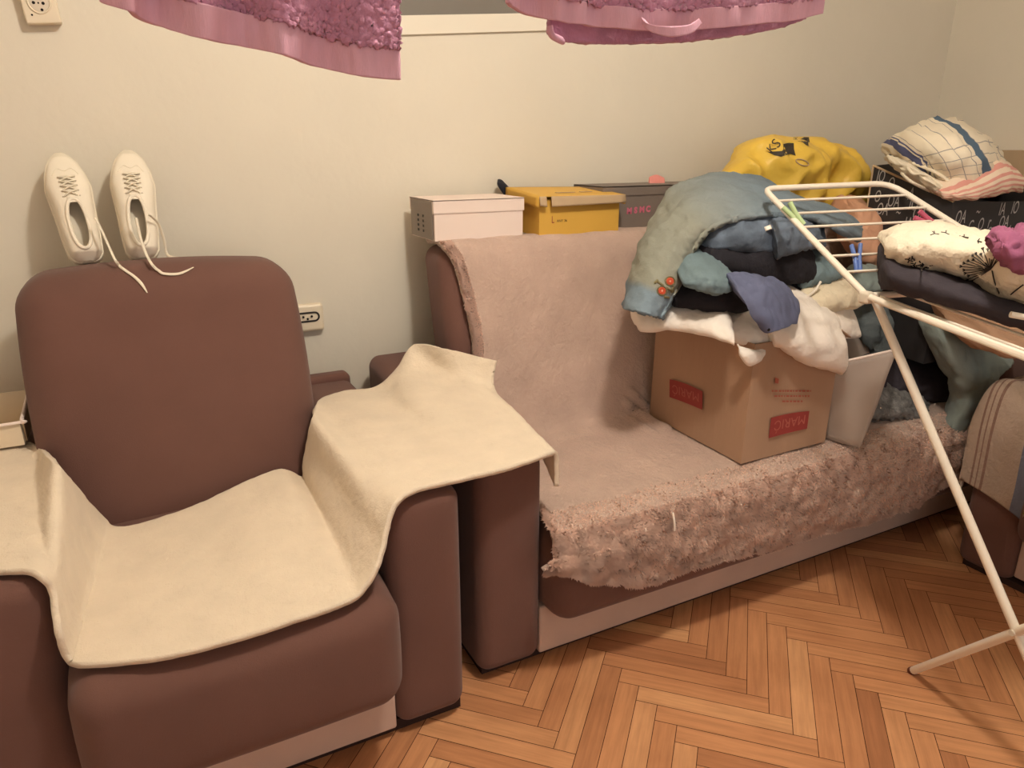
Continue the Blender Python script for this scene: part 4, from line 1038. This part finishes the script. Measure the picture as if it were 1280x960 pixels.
def edge_strip(a_, c_): mb = MB(); tube(mb, [a_, c_], 0.004, 6, smoothpath=False); return mb
mb = MB(); tube(mb, [lt[0], lt[1]], 0.0035, 6, smoothpath=False); tube(mb, [lt[0], lt[0]*A([1, 1, 0])+A([0, 0, kz0])], 0.0035, 6, smoothpath=False); obj('edge', mb, M['raw_card'], st_)
mb = MB()
def face_txt(s, px, py, p0, p1, size, tilt=0.12):
    c_ = face_point(px, py, p0, p1); e, z, _ = face_frame(p0.copy(), p1.copy()); nn = np.cross(e, z); nn = nn if nn@(CP-c_) > 0 else -nn
    if np.cross(e, z)@nn < 0: e = -e
    V, F = text_mesh(s, size, c_+nn*0.002, e*0.62, z+e*tilt); mb.add(V, F)
for s, x, y in (('OA', 1200, 272), ('~', 1222, 264), ('C', 1212, 284), ('O', 1225, 281), ('OA', 1254, 278), ('IA', 1252, 262), ('IO', 1268, 260), ('OA', 1238, 292), ('r', 1236, 278), ('l', 1260, 290)):
    face_txt(s, x, y, lt[1], lt[2], 0.055)
for s, x, y in (('O', 1115, 230), ('IO', 1102, 221), ('OA', 1118, 252), ('IO', 1143, 256), ('A', 1140, 243), ('OA', 1104, 262), ('IA', 1136, 280), ('OA', 1150, 268), ('~', 1124, 265), ('O', 1098, 246)):
    face_txt(s, x, y, lt[0], lt[1], 0.055)
obj('letter_pattern', mb, M['grey_print'], st_, smooth=False)
# dish towels
overlayed = M['linen']
M['check'] = mat('blue_check_linen', (226, 214, 192), 0.92, 0.03, 8, 0.3, 300)
overlay(M['check'], (150, 146, 142), uvstripes([(0.0, 0.06)], 0, 9.0)); overlay(M['check'], (150, 146, 142), uvstripes([(0.0, 0.07)], 1, 7.0))
overlay(M['check'], (84, 88, 122), uvstripes([(0.10, 0.17), (0.185, 0.20)], 0, 1.0)); overlay(M['check'], (84, 104, 124), uvstripes([(0.60, 0.67)], 0, 1.0))
M['pinkstripe'] = mat('pink_stripe_linen', (228, 206, 184), 0.92, 0.03, 8, 0.3, 300)
overlay(M['pinkstripe'], (212, 150, 138), uvstripes([(0.0, 0.45)], 1, 7.0))
cloth('dish_towel', 'white and red striped dish towel lowest on the black patterned box', 'towel', M['pinkstripe'], [
    [Q(1172, 240, 1176, 250, 1.36, 0.22), Q(1195, 238, 1200, 256, 1.31, 0.28), Q(1228, 224, 1234, 258, 1.29, 0.3), Q(1262, 206, 1268, 252, 1.29, 0.3), Q(1282, 214, 1287, 250, 1.32, 0.28)]], wr=(0.006, 22))
cloth('dish_towel', 'white dish towel with blue stripes and checks on top of the striped one', 'towel', M['check'], [
    [Q(1128, 205, 1134, 220, 1.52, 0.2), Q(1148, 196, 1164, 238, 1.44, 0.26), Q(1176, 186, 1196, 249, 1.36, 0.3), Q(1205, 176, 1226, 250, 1.32, 0.32), Q(1226, 170, 1248, 247, 1.32, 0.32), Q(1248, 174, 1260, 236, 1.36, 0.3), Q(1262, 192, 1266, 220, 1.42, 0.24)]], wr=(0.009, 17), layers=2, lamp=0.006)
cloth('dish_towel', 'beige dish towel rolled end showing left of the blue checked one', 'towel', M['linen'], [
    [Q(1122, 208, 1126, 218, 1.50, 0.12), Q(1140, 210, 1146, 230, 1.44, 0.16), Q(1165, 222, 1172, 246, 1.38, 0.18), Q(1188, 238, 1192, 250, 1.36, 0.14)]], wr=(0.004, 30), layers=3, lamp=0.012)
lo_t = bpy.data.objects['dish_towel.002']; hi_t = bpy.data.objects['dish_towel.001']; of = Onto(lo_t, hi_t)
cx = lambda x, y: (1090+x*190/1280.0, 190+y*120/808.0)
for nm, par, pth, r_ in (('folded_edge', hi_t, ((345, 95), (470, 140), (590, 205), (680, 285), (712, 365)), 0.0050), ('folded_edge', lo_t, ((300, 130), (350, 185), (430, 185), (520, 235), (600, 300), (650, 345)), 0.0045), ('folded_edge', lo_t, ((250, 180), (330, 250), (480, 325), (630, 380)), 0.0045)):
    mb = MB(); tube(mb, [of(*cx(*q), e=0.003, far=PY(*cx(*q), 1.42)) for q in pth], r_, 8, n=30); obj(nm, mb, M['linen'], par)
mb = MB(); a_ = PY(1252, 188, 1.75); c_ = PY(1330, 200, 1.75)
box(mb, (a_[0], 1.74, a_[2]-0.16), (c_[0]+0.05, 1.98, a_[2]), 0.004, 3); tag(obj('carton', mb, M['raw_card']), 'plain brown carton behind the dish towels at the right edge', 'box')

# ------------------------------------------------------------------ clothes heap on the right end of the sofa
cloth('sheet', 'peach cotton cloth bunched up under the raised rack wing', 'clothes', M['peach'], [
    [Q(1074, 262, 1060, 300, 1.62, 0.2), Q(1092, 266, 1075, 330, 1.58, 0.24), Q(1110, 276, 1092, 345, 1.56, 0.26), Q(1124, 290, 1112, 350, 1.56, 0.26), Q(1136, 305, 1130, 345, 1.6, 0.2)]], wr=(0.010, 14))
cloth('sweatshirt', 'grey teal sweatshirt in the dark heap behind the plastic bin', 'clothes', M['greyteal'], [
    [Q(1070, 400, 1076, 440, 1.52, 0.25), Q(1095, 388, 1100, 470, 1.48, 0.3), Q(1130, 385, 1132, 480, 1.45, 0.32), Q(1170, 392, 1172, 478, 1.45, 0.32), Q(1205, 405, 1205, 470, 1.48, 0.3)]], wr=(0.016, 11), layers=4, lamp=0.016)
cloth('sweatpants', 'dark grey folded trousers lying low in the heap', 'clothes', M['navy'], [
    [Q(1080, 472, 1082, 504, 1.44, 0.25), Q(1115, 470, 1116, 514, 1.39, 0.3), Q(1150, 465, 1152, 518, 1.37, 0.32), Q(1188, 462, 1190, 520, 1.37, 0.3), Q(1205, 468, 1206, 510, 1.40, 0.25)]], wr=(0.010, 14), layers=3, lamp=0.012)
cloth('knit_scarf', 'grey fuzzy knitted thing at the bottom of the dark heap', 'clothes', M['greyfuzz'], [
    [Q(1082, 508, 1084, 534, 1.36, 0.2), Q(1108, 504, 1110, 538, 1.325, 0.25), Q(1140, 503, 1142, 536, 1.315, 0.25), Q(1168, 508, 1169, 532, 1.34, 0.2)]], wr=(0.014, 34))
cloth('cardigan', 'small teal grey cloth corner below the hinge of the rack', 'clothes', M['sage'], [
    [Q(1062, 360, 1064, 372, 1.48, 0.1), Q(1080, 352, 1082, 372, 1.47, 0.14), Q(1100, 346, 1104, 370, 1.47, 0.14), Q(1116, 348, 1118, 362, 1.5, 0.1)]], wr=(0.006, 20))
mb = MB()
G = [[PY(1150, 392, 1.36), PY(1168, 394, 1.32), PY(1188, 402, 1.31), PY(1210, 420, 1.31), PY(1262, 448, 1.31)],
     [PY(1158, 418, 1.33), PY(1176, 418, 1.27), PY(1198, 424, 1.25), PY(1226, 438, 1.26), PY(1264, 455, 1.29)],
     [PY(1170, 446, 1.31), PY(1186, 446, 1.25), PY(1206, 450, 1.225), PY(1230, 458, 1.235), PY(1250, 468, 1.26)],
     [PY(1186, 474, 1.30), PY(1198, 474, 1.24), PY(1212, 478, 1.22), PY(1228, 482, 1.225), PY(1240, 484, 1.25)],
     [PY(1190, 498, 1.31), PY(1200, 500, 1.25), PY(1210, 502, 1.225), PY(1220, 502, 1.23), PY(1229, 500, 1.26)],
     [PY(1182, 522, 1.315), PY(1190, 524, 1.26), PY(1200, 526, 1.235), PY(1208, 525, 1.24), PY(1216, 518, 1.27)],
     [PY(1170, 545, 1.32), PY(1177, 550, 1.27), PY(1186, 553, 1.25), PY(1194, 550, 1.26), PY(1201, 542, 1.285)]]
sheet(mb, G, 60, 46, 0.016, flip=True, lift=lambda u, v, p: 0.010*mnoise.noise(Vector(p)*17)+0.004*mnoise.noise(Vector(p)*45))
tag(obj('hoodie', mb, M['sage']), 'grey green fleece garment hanging from the heap beside the right armchair', 'clothes')
cloth('pullover', 'tan garment bundle showing below the rail of the drying rack', 'clothes', M['tan'], [
    [Q(1190, 408, 1194, 420, 1.20, 0.15), Q(1212, 412, 1216, 442, 1.15, 0.22), Q(1245, 420, 1250, 454, 1.10, 0.25), Q(1280, 428, 1284, 456, 1.06, 0.25), Q(1320, 436, 1324, 462, 1.02, 0.2)]], wr=(0.008, 16))

# patterned cover on the right armchair
def cover():
    y0, y1 = 1.148, 0.947
    rows = []
    zt_ = 0.590
    for x, hang in ((2.90, 0), (2.70, 0), (2.45, 0), (2.25, 0), (2.165, 0)):
        rows.append([(x, y0, 0.30), (x, y0+0.004, 0.48), (x, y0-0.02, zt_), (x, 1.05, zt_+0.004), (x, y1+0.02, zt_), (x, y1-0.004, 0.50), (x, y1-0.03, 0.45), (x, 0.75, 0.447), (x, 0.5, 0.447), (x, 0.40, 0.447)])
    for z, k in ((0.50, 0.7), (0.36, 1.0), (0.25, 1.0)):
        dz = 0.0
        rows.append([(2.142, y0, 0.24), (2.138, y0+0.004, min(z+0.03, 0.46)), (2.134, y0-0.02, z+0.03), (2.13, 1.05, z+0.015), (2.128, y1+0.02, z-0.01), (2.11, y1-0.004, z-0.02), (2.065, y1-0.03, z*0.6+0.16), (2.055, 0.75, z*0.6+0.15), (2.055, 0.5, z*0.6+0.15), (2.06, 0.40, z*0.6+0.15)])
    mb = MB(); sheet(mb, rows, 90, 90, 0.007, flip=True, lift=lambda u, v, p: 0.005*mnoise.noise(Vector(p)*8))
    m = mat('printed_cover', (166, 146, 130), 0.95, 0.07, 10, 0.4, 200, bump2=0.4, b2scale=50)
    overlay(m, (108, 112, 128), uvstripes([(0.40, 0.475)], 1, 1.0)); overlay(m, (132, 104, 92), uvstripes([(0.235, 0.245), (0.26, 0.265), (0.28, 0.29)], 1, 1.0))
    def flora(N, L, tc):
        mp = N.new('ShaderNodeMapping'); mp.inputs['Location'].default_value = (0, 0, 0); L.new(tc.outputs['UV'], mp.inputs[0])
        nz = N.new('ShaderNodeTexNoise'); nz.inputs['Scale'].default_value = 26; nz.inputs['Detail'].default_value = 2; L.new(mp.outputs[0], nz.inputs['Vector'])
        sp = N.new('ShaderNodeSeparateXYZ'); L.new(tc.outputs['UV'], sp.inputs[0])
        g = N.new('ShaderNodeMath'); g.operation = 'GREATER_THAN'; L.new(sp.outputs[1], g.inputs[0]); g.inputs[1].default_value = 0.50
        h = N.new('ShaderNodeMath'); h.operation = 'GREATER_THAN'; L.new(nz.outputs['Fac'], h.inputs[0]); h.inputs[1].default_value = 0.55
        p = N.new('ShaderNodeMath'); p.operation = 'MULTIPLY'; L.new(g.outputs[0], p.inputs[0]); L.new(h.outputs[0], p.inputs[1]); return p.outputs[0]
    overlay(m, (142, 128, 74), flora)
    tag(obj('chair_cover', mb, m), 'patterned beige and blue cloth cover over the right armchair', 'blanket')
cover()

# ------------------------------------------------------------------ drying rack
HL = PY(1083, 370, 1.0); zr = HL[2]
th_ = math.radians(-12); wv_ = A([math.cos(th_), math.sin(th_), 0]); dv_ = A([math.sin(th_), -math.cos(th_), 0])
RW = 0.50; HR = HL+wv_*RW
FL = PY(955, 236, 1.42); FR = PY(1112, 229, 1.335)
rail_end = PY(1280, 445, 0.64); rdir = rail_end-HL; rdir /= np.linalg.norm(rdir); RL = 1.05
END = HL+rdir*RL; ENDR = HR+rdir*RL
rk = thing('drying_rack', 'white folding clothes drying rack, loaded, in front of the sofa', 'drying rack', (HL+rdir*0.45+wv_*RW/2)*A([1, 1, 0]))
tr = 0.0075
def corner(a_, b_, c_, r_=0.04, k=5):
    u = (a_-b_)/np.linalg.norm(a_-b_); v = (c_-b_)/np.linalg.norm(c_-b_); p0 = b_+u*r_; p1 = b_+v*r_
    return [(1-t)**2*p0+2*t*(1-t)*b_+t*t*p1 for t in np.linspace(0, 1, k)]
mb = MB(); tube(mb, [HL, *corner(HL, FL, FR, 0.028), *corner(FL, FR, HR, 0.05), HR], tr, 12, smoothpath=False); obj('wing_frame', mb, M['rackwhite'], rk)
for k in range(6):
    t = 0.135+0.135*k
    a_ = FL+(HL-FL)*t; c_ = FR+(HR-FR)*t
    mb = MB(); tube(mb, [a_, c_], 0.0032, 8, smoothpath=False); obj('wing_wire', mb, M['rackwhite'], rk)
mb = MB(); tube(mb, [HL, END-rdir*0.0, *corner(HL, END, ENDR, 0.03)[1:], *corner(END, ENDR, HR, 0.03), HR, HL], tr, 12, smoothpath=False); obj('table_frame', mb, M['rackwhite'], rk)
for k in range(7):
    t = (k+0.4)/7.2
    mb = MB(); tube(mb, [HL+wv_*RW*t+rdir*0.01, END+wv_*RW*t], 0.0032, 8, smoothpath=False); obj('table_wire', mb, M['rackwhite'], rk)
mb = MB(); box(mb, HL-A([0.012, 0.012, 0.016]), HL+A([0.012, 0.012, 0.010]), 0.006, 3); obj('hinge', mb, M['joint'], rk); mb = MB(); box(mb, HR-A([0.012, 0.012, 0.016]), HR+A([0.012, 0.012, 0.010]), 0.006, 3); obj('hinge', mb, M['joint'], rk)
# crossing legs
LA0 = PY(1094, 375, 0.992); PIV = PY(1271, 790, 0.60); LA1 = PIV+(PIV-LA0)/np.linalg.norm(PIV-LA0)*1.0
t = (0.012-LA0[2])/(LA1[2]-LA0[2]); LA1 = LA0+(LA1-LA0)*t
LB0 = PZ(1142, 838, 0.012); LBdir = PIV-LB0; LB1 = LB0+LBdir*2.35
shift = wv_*0.44
mb = MB(); tube(mb, [LA0, *corner(LA0, LA1, LA1+shift, 0.04), *corner(LA1, LA1+shift, LA0+shift, 0.04), LA0+shift], 0.009, 12, smoothpath=False); obj('leg_frame', mb, M['rackwhite'], rk)
mb = MB(); tube(mb, [LB1, LB0, ], 0.0095, 12, smoothpath=False); obj('leg', mb, M['rackwhite'], rk)
mb = MB(); tube(mb, [LB1+shift, LB0+shift], 0.0095, 12, smoothpath=False); obj('leg', mb, M['rackwhite'], rk)
M['foot'] = mat('brown_rubber_foot', (110, 62, 46), 0.7)
for q in (LB0, LB0+shift):
    mb = MB(); tube(mb, [q+A([0, 0, -0.0]), q-LBdir/np.linalg.norm(LBdir)*0.012], 0.0105, 12, smoothpath=False); obj('foot_cap', mb, M['foot'], rk)
mb = MB(); tube(mb, [PIV-wv_*0.014, PIV+wv_*0.014], 0.006, 10, smoothpath=False); obj('pivot_bolt', mb, M['joint'], rk)

# clothespins
def peg(label, a_, c_, m, spread=0.006):
    a_ = np.array(a_); c_ = np.array(c_); ax = (c_-a_); L_ = np.linalg.norm(ax); ax /= L_; s = np.cross(ax, (CP-a_)/np.linalg.norm(CP-a_)); s /= np.linalg.norm(s)
    r = thing('clothespin', label, 'clothespin', (a_+c_)/2, 'clothespins on the rack')
    for sg in (-1, 1):
        mb = MB(); tube(mb, [a_+s*sg*spread*1.6, a_+ax*L_*0.5+s*sg*spread*0.8, c_+s*sg*spread*0.7], 0.0048, 8, n=12, flat=1.3); obj('jaw', mb, m, r)
    mb = MB(); p = a_+ax*L_*0.55; tube(mb, [p-s*0.009, p+s*0.009], 0.0035, 8, smoothpath=False); obj('spring', mb, M['joint'], r)
peg('pale green clothespin clipped to the left tube of the rack wing', PY(983, 256, 1.30), PY(1003, 282, 1.26), M['pin_green'])
peg('blue clothespin hanging on the lower wing wires', PY(1070, 306, 1.14), PY(1073, 340, 1.10), M['pin_blue'])
peg('pink clothespin on the right tube of the rack wing', PY(1146, 268, 1.19), PY(1172, 284, 1.16), M['pin_pink'])

# laundry lying on the rack
def onrack(px, py, k): return PY(px, py, k)
cloth('trousers', 'charcoal folded trousers lying flat on the drying rack', 'clothes', M['navy'], [
    [Q(1100, 342, 1099, 368, 0.97, 0.22), Q(1110, 332, 1112, 374, 0.92, 0.27), Q(1160, 345, 1165, 388, 0.84, 0.30), Q(1220, 368, 1225, 405, 0.76, 0.30), Q(1290, 395, 1292, 428, 0.68, 0.28), Q(1360, 415, 1362, 448, 0.62, 0.26)]], wr=(0.005, 16), e=3.0, dvec=(0.75, 0.62, 0.1))
M['quilt'] = mat('white_quilt', (232, 220, 198), 0.92, 0.04, 8, 0.3, 200, bump2=0.5, b2scale=60)
cloth('quilt', 'white quilt printed with black dandelions, folded on the charcoal trousers', 'bedding', M['quilt'], [
    [Q(1104, 306, 1106, 326, 0.97, 0.22), Q(1120, 296, 1122, 336, 0.92, 0.27), Q(1160, 291, 1165, 351, 0.86, 0.30), Q(1215, 295, 1222, 372, 0.79, 0.31), Q(1262, 306, 1272, 396, 0.72, 0.30), Q(1330, 320, 1340, 420, 0.66, 0.30), Q(1380, 350, 1385, 425, 0.62, 0.2)]], wr=(0.007, 18), e=2.4, dvec=(0.75, 0.62, 0.02))
qo = bpy.data.objects['quilt']
onq_ = Onto(qo)
def onq(px, py, e=0.0015): return onq_(px, py, e, PY(px, py, 0.75))
mb = MB()
def stroke(pts, r=0.0011): tube(mb, [onq(*p) for p in pts], r, 5, n=8)
hub = (1238, 337)
for k in range(18):
    t = math.pi*(0.78+0.9*k/17.0); L_ = random.uniform(20, 32)
    e = (hub[0]+L_*math.cos(t)*1.15, hub[1]+L_*math.sin(t)*0.85)
    stroke([hub, ((hub[0]+e[0])/2+random.uniform(-1, 1), (hub[1]+e[1])/2), e], 0.0008)
    for g in (-0.5, 0, 0.5): stroke([e, (e[0]+3.5*math.cos(t+g), e[1]+3.5*math.sin(t+g))], 0.0008)
stroke([(1240, 338), (1244, 355), (1254, 378)], 0.0012); stroke([(1254, 378), (1266, 366), (1279, 356)], 0.0012)
for k in range(26):
    x = random.uniform(1128, 1165); y = 322+(x-1128)*0.35+random.uniform(-4, 8); a0 = random.uniform(0, 6.3); stroke([(x, y), (x+3.4*math.cos(a0), y+3.0*math.sin(a0))], 0.0013)
for cx_, cy_ in ((1168, 292), (1182, 291), (1222, 301), (1205, 296)):
    for k in range(4): a0 = random.uniform(0, 6.3); stroke([(cx_, cy_), (cx_+6*math.cos(a0), cy_+3*math.sin(a0))], 0.0009)
o = obj('dandelion_print', mb, M['ink'], qo); o['label'] = 'black dandelion seed head drawing'
cloth('towel', 'mauve cloth crumpled on the quilt at the right edge', 'towel', M['mauve'], [
    [Q(1239, 303, 1247, 316, 0.71, 0.10), Q(1252, 295, 1257, 337, 0.69, 0.12), Q(1275, 292, 1278, 350, 0.675, 0.14), Q(1310, 290, 1312, 352, 0.68, 0.15), Q(1340, 305, 1340, 345, 0.67, 0.1)]], wr=(0.010, 26), dvec=(0.75, 0.62, 0.02))
mb = MB(); tube(mb, [PY(1263, 393, 0.69), PY(1300, 400, 0.66)], 0.0055, 10, smoothpath=False); tag(obj('rod', mb, M['rackwhite']), 'short white rod end lying on charcoal trousers at right edge', 'rod')

# ------------------------------------------------------------------ small white stick on the plush
mb = MB(); p = PY(841, 641, 1.212); q = PY(843, 663, 1.206); tube(mb, [p, (p+q)/2+A([0, -0.003, 0]), q], 0.0028, 8, n=10); tag(obj('paper_stick', mb, M['stick']), 'tiny white paper stick on the front of the plush blanket', 'stick')

# ------------------------------------------------------------------ pink towels hanging into view from above
def towel(label, hem, top_rise, y, hemw, seed, right_slope):
    """hem: list of (px,py,yoffset) along the lower edge, left to right; cloth rises straight up from it"""
    root = thing('hand_towel', label, 'towel', PY(hem[len(hem)//2][0], hem[len(hem)//2][1], y), 'pink towels hanging from above')
    E_ = [PY(px, py, y+dy) for px, py, dy in hem]
    def net(z0, z1, k=4):
        return [[p+A([0, 0, z0+(z1-z0)*i/(k-1)])+A([right_slope*(z0+(z1-z0)*i/(k-1)), 0, 0]) for i in range(k)] for p in E_]
    return root, E_, net
r1, E1, net1 = towel('pink terry hand towel hanging at the upper left of the picture', [(95, -22, 0.0), (128, 2, 0.01), (160, 14, -0.005), (200, 33, 0.012), (250, 48, -0.006), (300, 58, 0.010), (350, 68, -0.008), (400, 84, 0.008), (450, 95, -0.006), (499, 100, 0.0)], 0.3, 0.63, 0.022, 1, 0.03)
mb = MB(); sheet(mb, net1(0.0, 0.0235), 160, 14, 0.004, flip=True, lift=lambda u, v, p: 0.006*mnoise.noise(Vector((p[0]*48, 0, p[2]*18)))+0.0012*mnoise.noise(Vector((p[0]*160, 0, p[2]*20)))); o = obj('hem', mb, M['towel_hem'], r1); o['label'] = 'paler smooth woven hem'
mb = MB(); sheet(mb, net1(0.0225, 0.22, 6), 300, 130, 0.007, flip=True, lift=lambda u, v, p: 0.0013*mnoise.noise(Vector((p[0]*420, p[1]*300, p[2]*560)))+0.0009*mnoise.noise(Vector((p[0]*190, p[1]*150, p[2]*400)))+0.006*mnoise.noise(Vector((p[0]*16, 0, p[2]*3)))); obj('pile_cloth', mb, M['towel'], r1)
r2, E2, net2 = towel('pink terry hand towel with hanging loop at the upper right of the picture', [(632, 4, 0.0), (660, 18, 0.008), (700, 27, -0.004), (745, 33, 0.008), (800, 38, -0.004), (850, 38, 0.006), (900, 35, -0.004), (950, 30, 0.006), (990, 26, -0.003), (1027, 17, 0.0)], 0.3, 0.585, 0.018, 2, 0.0)
mb = MB(); sheet(mb, net2(0.0, 0.0175), 160, 14, 0.004, flip=True, lift=lambda u, v, p: 0.005*mnoise.noise(Vector((p[0]*52, 0, p[2]*18)))+0.0012*mnoise.noise(Vector((p[0]*170, 0, p[2]*20)))); o = obj('hem', mb, M['towel_hem'], r2); o['label'] = 'paler smooth woven hem'
mb = MB(); sheet(mb, net2(0.0165, 0.20, 6), 300, 130, 0.007, flip=True, lift=lambda u, v, p: 0.0013*mnoise.noise(Vector((p[0]*420, p[1]*300, p[2]*560)))+0.0009*mnoise.noise(Vector((p[0]*190, p[1]*150, p[2]*400)))+0.005*mnoise.noise(Vector((p[0]*16, 0, p[2]*3)))); obj('pile_cloth', mb, M['towel'], r2)
# the back half of the folded towel hangs a little lower behind
back = [PY(px, py, 0.615) for px, py in ((686, 42), (705, 52), (760, 55), (820, 54), (880, 50), (930, 43), (970, 36), (1005, 24))]
mb = MB(); sheet(mb, [[p+A([0, 0.0, z]) for z in (0, 0.07, 0.13, 0.19)] for p in back], 90, 50, 0.007, flip=True, lift=lambda u, v, p: 0.0015*mnoise.noise(Vector(p)*200)); obj('back_layer', mb, M['towel'], r2)
mb = MB(); tube(mb, [PY(687, 33, 0.602), PY(690, 44, 0.602), PY(701, 50, 0.608)], 0.006, 8, n=12, flat=0.5); obj('hem_corner', mb, M['towel_hem'], r2)
mb = MB()
G = [[PY(803, 22, 0.577), PY(803, 30, 0.575)], [PY(812, 30, 0.567), PY(812, 39, 0.567)], [PY(835, 33, 0.561), PY(837, 46, 0.561)], [PY(860, 31, 0.565), PY(863, 42, 0.565)], [PY(872, 24, 0.573), PY(876, 30, 0.573)]]
sheet(mb, G, 40, 8, 0.003, flip=True); obj('hanging_loop', mb, M['towel_hem'], r2)
